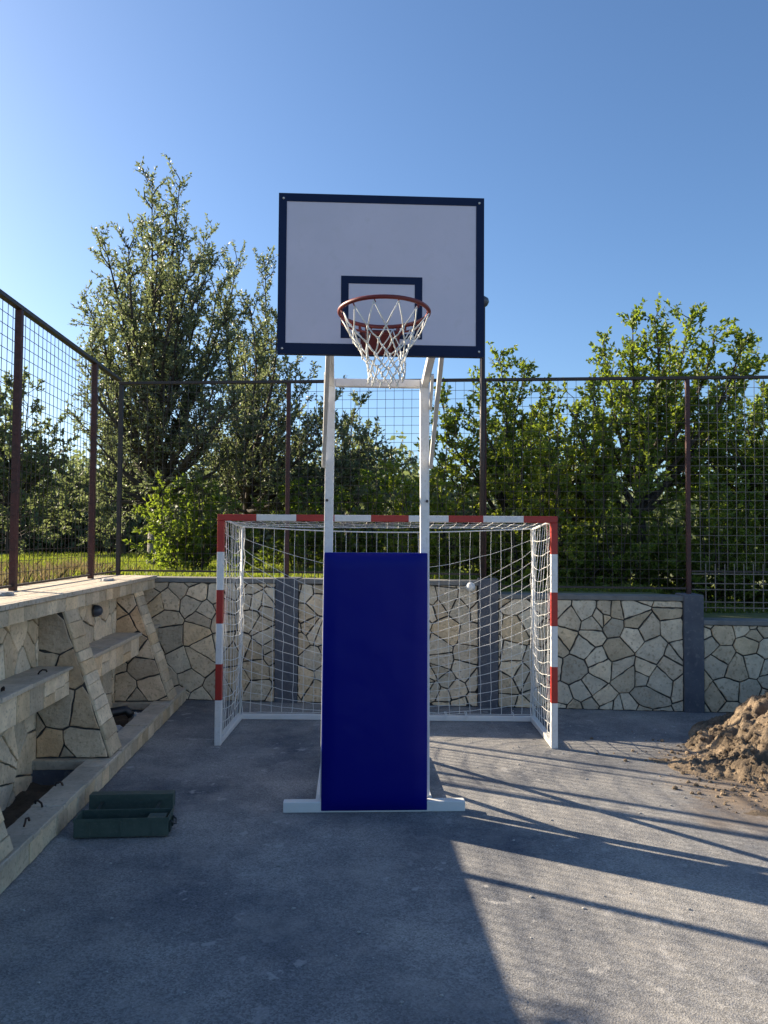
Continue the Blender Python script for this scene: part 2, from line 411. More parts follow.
for x0, x1, h in ((-.76, -.49, 1.485), (1.64, 1.87, 1.50), (3.97, 4.19, 1.345), (6.6, 6.85, 1.07)):
    MB().box(ux(x0), ux(x1), -.05, .30, -.1, h).build('pillar', 'concrete', bw, bevel=.008)

# ------------------------------------------------------------ left stepped stone bench wall
rl = random.Random(5)
lw = thing('stone_bench_wall', (-2.45, 5, 0), 'long stone-clad terrace wall with shelves, sloping ribs and kerb on the left', 'wall')
def lb(mb, *a, **k): return mb
Y0, Y1 = -6.0, 9.52
OX, OY = -2.45, 5.0                                   # root offset; geometry below is given in world coords and shifted
def sh(mb):
    mb.v = [(x - OX, y - OY, z) for x, y, z in mb.v]; return mb
XW = -2.47
ribs = [(-4.5, -4.2), (-2.3, -2.0), (-.12, .18), (2.06, 2.36), (4.26, 4.56), (6.46, 6.76), (8.65, 8.95)]
sh(MB().box(-3.0, XW, Y0, Y1, -.18, 1.45)).build('mortar_bed', 'mortar', lw)
mb = MB()
stones(mb, cells([(1.5, -.12), (Y1, -.12), (Y1, 1.36), (1.5, 1.36)], .27, rl), (XW, 0, 0), (0, 1, 0), (0, 0, 1), (1, 0, 0), rnd=rl, gap=.006, depth=.025)
sh(mb).build('stone_facing', 'stone', lw)
# top slab: cap + tiled fascia
sh(MB().box(-2.97, -2.225, Y0, 9.58, 1.462, 1.50)).build('top_slab', 'slab_top', lw, bevel=.004)
sh(MB().box(XW - .02, -2.262, Y0, 9.52, 1.35, 1.458)).build('beam', 'mortar', lw)
mb = MB(); stones(mb, tiles(9.54 - 1, .115, .22, rl), (-2.262, 1, 1.345), (0, 1, 0), (0, 0, 1), (1, 0, 0), rnd=rl, gap=.0028, depth=.02, rough=.003)
stones(mb, tiles(.22, .115, .22, rl), (-2.47, 9.52, 1.345), (1, 0, 0), (0, 0, 1), (0, 1, 0), rnd=rl, gap=.0015, depth=.01, rough=.001)
sh(mb).build('fascia_tiles', 'tile', lw)
# ribs: a stone-faced wedge with a tiled sloping edge
XF0, XF1, ZF0, ZF1 = -1.86, -2.262, .165, 1.345
for a, b in ribs:
    if b < 0: continue
    mb = MB(); mb.prism([(XW, a, -.15), (XF0 - .0, a, -.15), (XF0, a, ZF0), (XF1, a, ZF1), (XW, a, ZF1)], (0, b - a, 0))
    rib = sh(mb).build('rib', 'mortar', lw)
    mb = MB()
    reg = orient([(XW + .02, .10), (XF0 - .02, .10), (XF0 - .02, ZF0), (XF1 - .02, ZF1), (XW + .02, ZF1)])
    reg = [(-2.45, .165), (-1.858, .165), (-2.258, 1.34), (-2.45, 1.34)]
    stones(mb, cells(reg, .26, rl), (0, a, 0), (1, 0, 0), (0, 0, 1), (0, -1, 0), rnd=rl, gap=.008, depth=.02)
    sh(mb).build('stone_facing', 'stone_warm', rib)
    mb = MB(); d = Vector((XF1 - XF0, 0, ZF1 - ZF0)); L = d.length; d.normalize(); nn = Vector((d.z, 0, -d.x))
    stones(mb, tiles(L, b - a + .02, .115, rl), (XF0, a - .01, ZF0), d, (0, 1, 0), nn, rnd=rl, gap=.0012, depth=.022, rough=.0015)
    sh(mb).build('edge_tiles', 'tile', rib)
    # low concrete footing across the planter below the rib
    sh(MB().box(-2.46, -2.03, a - .06, b + .05, -.18, .085)).build('footing', 'concrete', rib, bevel=.006)
    sh(MB().box(-2.46, -2.03, a - .075, a - .0, .087, .16)).build('footing_cap', 'tile_top', rib, bevel=.005)
# shelves between ribs
for (a0, a1), (b0, b1) in zip(ribs[2:], ribs[3:] + [(9.5, 9.6)]):
    y0, y1 = a1 + .002, b0 - .024
    if y0 > 8.9: y1 = 9.48
    xf = -2.185
    core = sh(MB().box(XW + .01, xf - .02, y0, y1, .67, .885)); sobj = core.build('shelf', 'mortar', lw)
    mb = MB(); Ls = y1 - y0
    tl = []
    for t in tiles(Ls, .2, .26, rl):
        if rl.random() < .45:
            (x_, y_), (x2, _), _, (_, y3) = t; h = rl.uniform(.07, .13)
            tl += [[(x_, y_), (x2, y_), (x2, h), (x_, h)], [(x_, h), (x2, h), (x2, y3), (x_, y3)]]
        else: tl.append(t)
    stones(mb, tl, (xf - .02, y0, .675), (0, 1, 0), (0, 0, 1), (1, 0, 0), rnd=rl, gap=.002, depth=.02, rough=.002)
    sh(mb).build('front_tiles', 'tile', sobj)
    mb = MB()
    stones(mb, tiles(Ls, .30, .55, rl), (-2.455, y0, .886), (0, 1, 0), (1, 0, 0), (0, 0, 1), rnd=rl, gap=.0015, depth=.03, rough=.001)
    sh(mb).build('top_tiles', 'tile_top', sobj)
# kerb
kb = sh(MB().box(-2.02, -1.845, Y0, 9.44, -.18, .135)).build('kerb', 'mortar', lw)
mb = MB(); stones(mb, tiles(9.44 - 1, .155, .21, rl), (-1.845, 1, .002), (0, 1, 0), (0, 0, 1), (1, 0, 0), rnd=rl, gap=.003, depth=.02, rough=.003)
sh(mb).build('side_tiles', 'tile', kb)
mb = MB(); stones(mb, tiles(9.44 - 1, .215, .4, rl), (-2.035, 1, .136), (0, 1, 0), (1, 0, 0), (0, 0, 1), rnd=rl, gap=.0028, depth=.028, rough=.003, tilt=.003)
sh(mb).build('top_tiles', 'tile_top', kb)
# soil in the planter
mb = MB(); nx, ny = 9, 200
for j in range(ny):
    for i in range(nx):
        x = -2.5 + i * .5 / (nx - 1); y = .5 + j * 9 / (ny - 1)
        mb.v.append((x, y, -.03 + .05 * noise.fractal(Vector((x * 5, y * 5, 0)), 1, 2, 4) + (.05 if y > 6.8 else 0)))
for j in range(ny - 1):
    for i in range(nx - 1): a = j * nx + i; mb.f.append((a, a + 1, a + 1 + nx, a + nx)); mb.m.append(0)
sh(mb).build('planter_soil', 'soil', lw, smooth=True)

# ------------------------------------------------------------ fences
def fence_panel(L, z0, z1, pitch=.1, r=.0031, rod=None, rnd=random):
    mb = MB(); n = max(1, round(L / pitch))
    for i in range(1, n):
        x = L * i / n; dx = rnd.uniform(-.004, .004)
        mb.wire((x + dx, 0, z0), (x - dx, 0, z1), r if rod is None else rod)
    k = round((z1 - z0) / pitch)
    for j in range(1, k):
        z = z0 + (z1 - z0) * j / k; mb.wire((0, -.005, z), (L, -.005, z + rnd.uniform(-.004, .004)), r)
    return mb
rf = random.Random(3)
fl = thing('mesh_fence', (-2.76, 9.72, 1.50), 'square wire mesh fence with brown posts standing on the left terrace wall', 'fence')
lposts = [-.98, -3.02, -5.05, -7.1, -9.2, -11.3, -13.4]
for py in lposts:
    MB().box(-.028, .028, py - .028, py + .028, 0, 2.40).build('post', 'rust', fl, bevel=.004)
MB().box(-.03, .03, -15, -.035, 2.402, 2.44).build('top_rail', 'darkmetal', fl, bevel=.003)
MB().box(-.012, .012, -15, -.035, .03, .05).build('bottom_rail', 'darkmetal', fl)
ends = [-.035] + lposts
for a, b in zip(ends, ends[1:]):
    mb = fence_panel(a - b - .06, .05, 2.40, rnd=rf); mb.v = [(0.0 + y, a - .03 - x, z) for x, y, z in mb.v]
    mb.build('mesh_panel', 'wire', fl)
fb = thing('mesh_fence', (-1.67 + .12 * sin(BETA), 9.50 + .12 * cos(BETA), 0), 'tall wire mesh fence with red-brown posts behind the goal on the back wall', 'fence', -BETA)
bposts = [(-2.77, 1.48), (-.66, 1.48), (1.715, 1.50), (4.075, 1.345), (6.72, 1.07), (9.2, 1.06)]
ZT = 3.875
for i, (px_, zb) in enumerate(bposts):
    u = ux(px_)
    MB().box(u - .024, u + .024, -.024, .024, zb, ZT).build('post', 'darkmetal' if i == 0 else 'rust', fb, bevel=.004)
MB().box(ux(-2.80), ux(9.2), -.025, .025, ZT + .002, ZT + .036).build('top_rail', 'darkmetal', fb, bevel=.003)
for i in range(len(bposts) - 1):
    a = ux(bposts[i][0]) + .03; b = ux(bposts[i + 1][0]) - .03
    zlo = [1.56, 1.56, 1.42, 1.62, 1.62][i]
    mb = fence_panel(b - a, zlo, ZT, pitch=.104, rnd=rf, rod=.0036 if i >= 3 else (.003 if i == 2 else None))
    mb.v = [(x + a, y, z) for x, y, z in mb.v]; mb.build('mesh_panel', 'wire_grey' if i >= 3 else 'wire', fb)
    MB().box(a, b, -.012, .012, zlo - .022, zlo).build('bottom_rail', 'darkmetal', fb)
    if i >= 3:                                        # a second, lower grille below the rail on the right
        mb = MB()
        for q in range(1, round((b - a) / .108)):
            x = a + q * .108 + .05; mb.bar((x, -.02, 1.15), (x, -.02, 1.70), .009, .009)
        for z in (1.19, 1.255, 1.40, 1.47, 1.58): mb.bar((a, -.03, z), (b, -.03, z + .004), .010, .010)
        mb.build('lower_grille', 'wire_grey', fb)
# tall lamp post
lp = thing('lamp_post', (1.69, 9.075, 1.5), 'thin dark pole with a round lamp rising behind the backboard', 'lamp post')
MB().tube([(0, 0, 0), (0, 0, 3.3)], .032, 12).build('pole', 'darkmetal', lp, smooth=True)
MB().bar((0, -.02, 3.25), (-.005, -.05, 3.28), .03).build('arm', 'darkmetal', lp)
MB().lathe([(0.001, .05), (.05, .045), (.085, .02), (.095, -.02), (.075, -.06), (.04, -.085), (.001, -.09)], (-.028, -.06, 3.32), 24).build('lamp_head', 'lampglass', lp, smooth=True)
# round wall lamps
def wall_lamp(name, loc, rz, label, mat, r=.055):
    t = thing(name, loc, label, 'lamp', rz, None)
    MB().lathe([(.001, 0), (r * 1.02, 0), (r * 1.02, -.02), (.001, -.02)], seg=24, axis='Y').build('base_ring', 'lampwhite' if mat == 'lampwhite' else 'steel', t, smooth=False)
    MB().lathe([(r, -.02), (r * .93, -.045), (r * .7, -.07), (r * .35, -.083), (.001, -.086)], seg=24, axis='Y').build('globe', mat, t, smooth=True)
wall_lamp('wall_lamp', (1.545, wall_y(1.545) - .03, 1.405), -BETA, 'small round white lamp on the back wall behind the goal net', 'lampwhite')
wall_lamp('wall_lamp', (-2.44, 7.85, 1.225), radians(90), 'small round grey lamp under the slab of the left terrace wall', 'lampglass', .06)

# ------------------------------------------------------------ handball goal
GA = -atan(.205 / 3.169)
gt = thing('handball_goal', (-1.133, 7.434, 0), 'red and white striped handball goal with white net', 'goal', GA)
GL, GH, GD = 3.176, 2.155, 1.06
W2 = .031
fr = [0, .2, .36, .54, .69, .86, 1]
def striped(dirn, p0, L, fracs, first):
    mb = MB()
    for i in range(len(fracs) - 1):
        a, b = fracs[i] * L, fracs[i + 1] * L; mi = (i + first) % 2
        e = .0
        if dirn == 'z': mb.box(p0[0] - W2, p0[0] + W2, p0[1] - W2, p0[1] + W2, a, b, mi)
        else: mb.box(p0[0] + a, p0[0] + b, p0[1] - W2, p0[1] + W2, p0[2] - W2, p0[2] + W2, mi)
    # weld coincident interior walls away
    return mb
def weld(o):
    bm = bmesh.new(); bm.from_mesh(o.data); bmesh.ops.remove_doubles(bm, verts=bm.verts, dist=1e-4)
    seen = {}
    for f in bm.faces: seen.setdefault(tuple(sorted(v.index for v in f.verts)), []).append(f)
    kill = [f for fs in seen.values() if len(fs) > 1 for f in fs]
    bmesh.ops.delete(bm, geom=kill, context='FACES_ONLY'); bmesh.ops.recalc_face_normals(bm, faces=bm.faces); bm.to_mesh(o.data); bm.free()
for x in (0, GL):
    o = striped('z', (x, 0, 0), GH - W2, fr, 0).build('post', ['white_old', 'red'], gt); weld(o)
    b = o.modifiers.new('b', 'BEVEL'); b.width = .006; b.segments = 2; b.limit_method = 'ANGLE'
o = striped('x', (-W2, 0, GH), GL + 2 * W2, [0, .115, .232, .345, .452, .563, .68, .782, .90, 1], 1).build('crossbar', ['white_old', 'red'], gt); weld(o)
b = o.modifiers.new('b', 'BEVEL'); b.width = .006; b.segments = 2; b.limit_method = 'ANGLE'
for x in (0, GL):
    MB().bar((x, W2, .03), (x, GD - .025, .03), .06, .055).build('ground_side_bar', 'white', gt, bevel=.005)
    MB().tube([(x, GD, .055), (x, GD, GH - .08)], .012, 10).build('rear_upright', 'white', gt, smooth=True)
    MB().tube([(x, W2, GH - .01), (x, GD, GH - .07)], .010, 10).build('top_stay', 'white', gt, smooth=True)
MB().bar((-.03, GD, .03), (GL + .03, GD, .03), .05, .055).build('ground_back_bar', 'white', gt, bevel=.005)
rn = random.Random(8)
net = MB()
def netmesh(fn, nu, nv, r=.0031):
    P = [[Vector(fn(i / nu, j / nv)) + Vector((rn.uniform(-.006, .006), rn.uniform(-.008, .008), rn.uniform(-.006, .006))) for j in range(nv + 1)] for i in range(nu + 1)]
    for i in range(nu + 1): net.tube(P[i], r * rn.uniform(.9, 1.15), 4)
    for j in range(nv + 1): net.tube([P[i][j] for i in range(nu + 1)], r * rn.uniform(.9, 1.15), 4)
def backp(u, v):
    ztop = GH - .07 - .05 * sin(pi * u)
    z0 = ztop * (1 - v) + .07 * v
    sag = .58 * sin(pi * u)**.9 * (1 - v)**.55 * min(1, v * 9)
    return (u * GL, GD + .03 + .05 * sin(pi * u) * sin(pi * v) + .02 * sin(9 * u + 4 * v), max(.06 + .012 * rn.random(), z0 - sag))
netmesh(backp, 28, 17)
def sidep(x, s):
    def f(u, v):
        zt = GH - .02 - .06 * u
        z0 = zt * (1 - v) + .07 * v
        return (x + s * (.05 * sin(pi * u) * sin(pi * v)) + .012 * sin(7 * v + 5 * u), .05 + u * (GD - .05), max(.06, z0 - .10 * sin(pi * u) * (1 - v)**.5 * min(1, v * 6)))
    return f
netmesh(sidep(0, 1), 10, 17); netmesh(sidep(GL, -1), 10, 17)
netmesh(lambda u, v: (u * GL, .03 + v * (GD - .02), GH - .02 - .05 * v - .015 * sin(pi * u)**.7 * sin(pi * v)), 28, 8, .0022)
# ropes: top back edge and bunched corners
net.tube([backp(i / 24, 0) for i in range(25)], .007, 6)
for x in (0, GL):
    for k in range(3): net.tube([(x + .02 * (k - 1) + rn.uniform(-.012, .012), GD + rn.uniform(-.01, .03), .06 + (GH - .13) * j / 18) for j in range(19)], .0045, 5)
    for k in range(2): net.tube([(x + rn.uniform(-.01, .01) + (.045 if x == 0 else -.045), .05 + rn.uniform(-.01, .02), .06 + (GH - .1) * j / 18) for j in range(19)], .003, 4)
for k in range(9):
    x = GL * (.58 + .02 * k) if k < 4 else rn.uniform(.1, GL - .1); net.tube([(x, GD, .10), (x + .01, GD - .04, .05), (x + .012, GD - .05, .015)], .004, 4)
net.build('net', 'net', gt, fix=False)

# ------------------------------------------------------------ basketball stand
st = thing('basketball_stand', (.265, 5.575, 0), 'white steel basketball stand with blue front pad, white backboard and red hoop', 'basketball hoop', radians(-.7))
SX, SY = .265, 5.60
def ss(mb): mb.v = [(x - SX, y - SY, z) for x, y, z in mb.v]; return mb
ss(MB().bar((-.387, 5.64, .038), (.92, 5.64, .038), .075, .075)).build('front_foot', 'white', st, bevel=.006)
for x, x2 in ((-.135, -.10), (.668, .64)):
    ss(MB().bar((x, 5.68, .035), (x, 7.0, .035), .05, .065)).build('ground_rail', 'white', st, bevel=.006)
ss(MB().bar((-.16, 7.03, .035), (.69, 7.03, .035), .06, .065)).build('rear_foot', 'white', st, bevel=.006)
for x in (-.078, .622):
    sg = -1 if x < 0 else 1
    ss(MB().bar((x - .018 * (1 if x < 0 else -1), 5.735, .07), (x, 5.735, 3.15), .066, .066)).build('post', 'white_old', st, bevel=.006)
    MBa = ss(MB().bar((x, 5.74, 3.11), (x + sg * -.02, 4.36, 3.33), .05, .055)); MBa.build('arm', 'white_old', st, bevel=.005)
    ss(MB().bar((x + sg * .048, 5.72, 2.50), (x - sg * .022, 4.36, 3.14), .028, .042)).build('brace', 'white_old', st, bevel=.004)
    ss(MB().bar((x + sg * .042, 5.70, 2.93), (x + sg * .030, 5.45, 3.13), .022, .03)).build('short_brace', 'white_old', st, bevel=.003)
    ss(MB().bar((x, 7.0, .06), (x, 5.79, 1.15), .04, .04)).build('back_stay', 'white_old', st, bevel=.004)
    ss(MB().lathe([(.001, 0), (.011, 0), (.011, -.014), (.001, -.014)], (x + sg * .02, 5.70, 2.24), 6, 'Y')).build('bolt', 'steel', st)
ss(MB().bar((-.044, 5.735, 3.12), (.588, 5.735, 3.12), .058, .058)).build('cross_tube', 'white_old', st, bevel=.005)
ss(MB().bar((-.044, 5.735, .95), (.588, 5.735, .95), .05, .05)).build('pad_crossbar', 'white_old', st)
# pad: soft box with slight bulge
mb = MB(); nx, nz = 14, 30; x0, x1, z0, z1 = -.118, .645, .012, 1.858
def padpt(i, j, back=False):
    u = i / nx; v = j / nz; x = x0 + (x1 - x0) * u; z = z0 + (z1 - z0) * v
    x = x + (.004 if u < .5 else -.004) * v * 1.5
    e = min(u, 1 - u) * (x1 - x0); f = min(v, 1 - v) * (z1 - z0)
    b = .022 * (1 - math.exp(-e / .02)) * (1 - math.exp(-f / .02)) if not back else 0
    w = .0025 * noise.noise(Vector((u * 3, v * 6, 1)))
    return (x, (5.598 if not back else 5.655) - (b + w if not back else 0), z)
idx = {}
for bk in (0, 1):
    for j in range(nz + 1):
        for i in range(nx + 1): idx[bk, i, j] = len(mb.v); mb.v.append(padpt(i, j, bool(bk)))
for j in range(nz):
    for i in range(nx):
        mb.f.append((idx[0, i, j], idx[0, i + 1, j], idx[0, i + 1, j + 1], idx[0, i, j + 1])); mb.m.append(0)
for j in range(nz):
    mb.f.append((idx[0, 0, j], idx[0, 0, j + 1], idx[1, 0, j + 1], idx[1, 0, j])); mb.m.append(0)
    mb.f.append((idx[0, nx, j], idx[1, nx, j], idx[1, nx, j + 1], idx[0, nx, j + 1])); mb.m.append(0)
for i in range(nx):
    mb.f.append((idx[0, i, nz], idx[0, i + 1, nz], idx[1, i + 1, nz], idx[1, i, nz])); mb.m.append(0)
    mb.f.append((idx[0, i, 0], idx[1, i, 0], idx[1, i + 1, 0], idx[0, i + 1, 0])); mb.m.append(0)
mb.f.append((idx[1, 0, 0], idx[1, 0, nz], idx[1, nx, nz], idx[1, nx, 0])); mb.m.append(0)
po = ss(mb).build('front_pad', 'pad', st, smooth=True)
e_ = po.modifiers.new('b', 'BEVEL'); e_.width = .008; e_.segments = 3; e_.limit_method = 'ANGLE'; e_.angle_limit = radians(50)
# backboard (front face at y=BY)
BY = 4.32
bx0, bx1, bz0, bz1 = -.345, .822, 2.990, 3.905
bd = ss(MB().box(bx0 + .004, bx1 - .004, BY, BY + .03, bz0 + .004, bz1 - .004)).build('backboard', 'board', st)
bw_ = .046
mb = MB(); F = BY - .003
mb.box(bx0, bx1, F, F + .036, bz1 - bw_, bz1); mb.box(bx0, bx1, F, F + .036, bz0, bz0 + .062)
mb.box(bx0, bx0 + bw_, F, F + .036, bz0 + .062, bz1 - bw_); mb.box(bx1 - bw_, bx1, F, F + .036, bz0 + .062, bz1 - bw_)
ss(mb).build('border', 'navy', bd)
mb = MB(); a0, a1, c0, c1 = .010, .470, 3.085, 3.44; w = .043; F = BY - .002
mb.box(a0, a1, F, BY + .001, c1 - w, c1); mb.box(a0, a1, F, BY + .001, c0, c0 + .03)
mb.box(a0, a0 + w, F, BY + .001, c0 + .03, c1 - w); mb.box(a1 - w, a1, F, BY + .001, c0 + .03, c1 - w)
ss(mb).build('target_square', 'navy', bd)
for x in (bx0 + .028, bx1 - .028):
    for z in (bz0 + .03, bz1 - .03):
        ss(MB().lathe([(.001, -.008), (.004, -.006), (.006, -.003), (.006, 0)], (x, BY - .003, z), 12, 'Y')).build('screw', 'white', bd, smooth=True)
mb = MB()
for x in (-.098, .642): mb.box(x - .02, x + .02, BY + .034, BY + .07, 3.05, 3.75)
for z in (3.12, 3.68): mb.box(-.078, .622, BY + .036, BY + .066, z, z + .03)
ss(mb).build('board_frame', 'white_old', bd)
# hoop
HX, HY, HZ, HR = .232, 3.80, 3.066, .222
hoop = ss(MB().tube([(HX + HR * cos(2 * pi * k / 48), HY + HR * sin(2 * pi * k / 48), HZ + .013 - .045 * HR * sin(2 * pi * k / 48)) for k in range(48)], .0105, 10, True)).build('hoop', 'rim', st, smooth=True)
mb = MB()
mb.tube([(HX + HR * .98 * cos(radians(a)), HY + HR * .98 * sin(radians(a)), HZ - .03) for a in range(20, 165, 6)], .006, 8)
for s_ in (-1, 1):
    mb.bar((HX + s_ * .085, HY + HR * .9, HZ - .012), (HX + s_ * .075, BY - .01, HZ - .02), .012, .05)
    mb.bar((HX + s_ * .12, HY + HR * .85, HZ - .008), (HX + s_ * .10, BY - .01, HZ + .03), .010, .02)
mb.box(HX - .11, HX + .11, BY - .012, BY - .004, HZ - .075, HZ + .055)
mb.box(HX - .08, HX + .08, HY + HR + .012, BY - .012, HZ - .022, HZ - .014)
mb.prism([(HX - .075, HY + HR + .02, HZ - .014), (HX - .06, BY - .012, HZ - .07), (HX + .06, BY - .012, HZ - .07), (HX + .075, HY + HR + .02, HZ - .014)], (0, .0, .006))
ss(mb).build('bracket', 'rim', hoop)
for k in range(12):
    a = 2 * pi * (k + .5) / 12; mb = MB()
    HZ_ = HZ + .013 - .045 * HR * sin(a)
    mb.tube([(HX + (HR + .0) * cos(a), HY + HR * sin(a), HZ_ - .008), (HX + (HR - .004) * cos(a + .03), HY + (HR - .004) * sin(a + .03), HZ_ - .024), (HX + (HR - .008) * cos(a), HY + (HR - .008) * sin(a), HZ_ - .012)], .003, 5)
    ss(mb).build('hook', 'rim', hoop)
bn = MB(); rows = [(0, HR - .004, .02), (1, .165, .125), (2, .128, .185), (3, .104, .235), (4, .093, .275), (5, .09, .310), (6, .086, .345)]
rr = random.Random(4)
K = 12; pts = {}
for r_, rad, dz in rows:
    for k in range(K):
        a = 2 * pi * (k + .5 * (r_ % 2) + .5) / K; q = rad * rr.uniform(.93, 1.07)
        pts[r_, k] = Vector((HX + .004 * r_ * .5 + q * cos(a), HY + q * sin(a), HZ - dz * .93 * rr.uniform(.96, 1.04) + (.013 - .045 * HR * sin(a)) * (1 - r_ / 6)))
for r_ in range(6):
    for k in range(K):
        n0, n1 = ((k - 1) % K, k) if r_ % 2 == 0 else (k, (k + 1) % K)
        for n_ in (n0, n1):
            p, q = pts[r_, k], pts[r_ + 1, n_]; mid = (p + q) / 2 + Vector((rr.uniform(-.004, .004), rr.uniform(-.004, .004), -.004))
            bn.tube([p, mid, q], .0034, 5)
for (r_, k), p in pts.items():
    if r_: bn.tube([p + Vector((0, 0, .008)), p - Vector((0, 0, .008))], .0058, 6)
for k in range(K): bn.tube([pts[6, k], pts[6, k] - Vector((rr.uniform(-.006, .006), 0, .02))], .0045, 5)
ss(bn).build('net', 'net', hoop, smooth=True)

# ------------------------------------------------------------ green metal box
gb = thing('tool_box', (-1.405, 5.245, 0), 'open dark green metal box with its lid folded back by the kerb', 'box', radians(1.5))
t = .006; bw2, bd2, bh = .30, .09, .13
mb = MB()
mb.box(-bw2, bw2, -bd2, bd2, .012, .012 + t)
mb.box(-bw2, bw2, -bd2, -bd2 + t, .018, bh); mb.box(-bw2, bw2, bd2 - t, bd2, .018, bh)
mb.box(-bw2, -bw2 + t, -bd2 + t, bd2 - t, .018, bh); mb.box(bw2 - t, bw2, -bd2 + t, bd2 - t, .018, bh)
tray = mb.build('tray', 'boxgreen', gb, bevel=.002)
mb = MB(); mb.box(-bw2 - .004, bw2 + .004, -bd2 - .004, -bd2 - .001, bh - .018, bh + .002)
mb.box(bw2 + .001, bw2 + .004, -bd2, bd2, bh - .018, bh + .002)
for x in (-.2, 0, .2): mb.box(x - .006, x + .006, -bd2 - .005, -bd2 - .0005, .02, bh - .02)
mb.build('rim', 'boxgreen', tray)
MB().box(-bw2 + .01, bw2 - .01, -bd2 + .01, bd2 - .01, .02, .03).build('dark_bottom_sheet', 'boxdark', tray)  # thin, much darker green sheet over the tray floor
MB().box(.15, .27, -.08, .07, .031, .108).build('small_compartment', 'boxgreen', tray, bevel=.004)
mb = MB(); mb.tube([(bw2 + .006, -.045, .095), (bw2 + .03, -.04, .075), (bw2 + .035, 0, .06), (bw2 + .03, .04, .075), (bw2 + .006, .045, .095)], .006, 8)
mb.build('handle', 'steel', gb, smooth=True)
for y in (-.05, .05): MB().box(bw2 + .001, bw2 + .012, y - .02, y + .02, .03, .09).build('latch', 'boxdark', gb, bevel=.002)
# lid folded back, resting tilted behind the tray
lid = MB(); ly = bd2 + .26; lh = .105
def lr(x, y, z):
    z = lh - z                                      # lid local: lies open-side up, tilted on its hinge
    th = radians(-2); return (x * .97 - .045, ly + .02 + y * cos(th) - z * sin(th), .03 + y * sin(th) + z * cos(th))
def lbox(m_, *a):
    k = len(m_.v); m_.box(*a); m_.v[k:] = [lr(*p) for p in m_.v[k:]]
lbox(lid, -bw2, bw2, 0, .09, 0, t); lbox(lid, -bw2, bw2, 0, t, t, lh); lbox(lid, -bw2, bw2, .09 - t, .09, t, lh)
lbox(lid, -bw2, -bw2 + t, t, .09 - t, t, lh); lbox(lid, bw2 - t, bw2, t, .09 - t, t, lh)
lo = lid.build('lid', 'boxgreen', gb, bevel=.002)
mb = MB(); lbox(mb, -bw2 + .008, bw2 - .008, .008, .082, t + .001, t + .004); mb.build('dark_lid_sheet', 'boxdark', lo)  # thin, much darker green sheet on the inner face of the lid
for x in (-.22, .18): MB().bar((x, bd2 + .004, .10), (x - .02, bd2 + .285, .085), .022, .006).build('hinge_arm', 'boxdark', gb)
for x in (-.24, .16): MB().bar((x, bd2 + .33, .06), (x, bd2 + .335, .0), .02, .012).build('foot', 'steel', gb)

# ------------------------------------------------------------ rubble and odds and ends
def rock_mesh(r, sq, seed, flat=.1):
    bm = bmesh.new(); bmesh.ops.create_icosphere(bm, subdivisions=3, radius=1)
    rr_ = random.Random(seed); off = Vector((rr_.random() * 9, rr_.random() * 9, 0))
    for v in bm.verts:
        n_ = noise.fractal(v.co * 1.3 + off, 1, 2, 4) * .35
        v.co = v.co * (1 + n_); v.co = Vector((v.co.x * r * sq[0], v.co.y * r * sq[1], max(v.co.z, -flat * 3) * r * sq[2]))
    zmin = min(v.co.z for v in bm.verts)
    for v in bm.verts: v.co.z -= zmin
    mb_ = MB(); bm.verts.index_update(); mb_.v = [tuple(v.co) for v in bm.verts]; mb_.f = [tuple(v.index for v in f.verts) for f in bm.faces]; mb_.m = [0] * len(mb_.f); bm.free(); return mb_
def rock(name, loc, r, sq, seed, label, mat='rock', rz=0, group=None, cat='stone'):
    o = rock_mesh(r, sq, seed).build(name, mat, None, smooth=False); o.location = loc; o.rotation_euler = (0, 0, rz); return tag(o, label, cat, group)
rock('rubble_stone', (-2.16, 7.55, .04), .11, (1, 1.3, .9), 1, 'larger pale rubble stone in the planter, nearest the first rib')
rock('rubble_stone', (-2.08, 8.15, .06), .09, (.8, 1.2, .8), 2, 'smaller pale rubble stone in the planter, by the second rib')
rock('flat_stone', (-2.62, 6.15, 1.501), .09, (.9, 1.5, .28), 3, 'flat pale stone on the terrace slab beside the nearer fence post', 'rock')
rock('flat_stone', (-2.45, 8.3, 1.501), .085, (.8, 1.6, .25), 4, 'flat pale stone on the terrace slab near its far end', 'rock')
o = MB().tube([(-2.40, 7.85, .10), (-2.28, 7.98, .19), (-2.16, 8.05, .20), (-2.10, 8.02, .15)], [.04, .05, .048, .04], 12).build('black_pipe', 'blackplastic', smooth=True)
tag(o, 'bent black plastic pipe lying among the pale rubble in the planter', 'pipe')
for i, (x, y, z, lab) in enumerate([(-1.93, 4.93, .166, 'nearest of the three rusty iron clips on the kerb'), (-1.95, 5.28, .166, 'middle one of the three rusty iron clips on the kerb'),
                               (-1.97, 5.72, .166, 'farthest of the three rusty iron clips on the kerb'), (-2.26, 5.35, .918, 'nearer rusty iron clip on the shelf'), (-2.27, 6.0, .918, 'farther rusty iron clip on the shelf by the rib')]):
    s_ = .8 if z < .5 else .6
    o = MB().tube([(0, 0, 0), (.004, .01, .03 * s_), (.0, .03, .05 * s_), (.006, .055, .045 * s_), (.01, .06, .02 * s_)], .007, 6).build('iron_clip', 'rustbit', smooth=True)
    o.location = (x, y, z); o.rotation_euler = (0, 0, i * 1.3); tag(o, lab, 'metal clip', 'rusty iron clips left on the stonework')

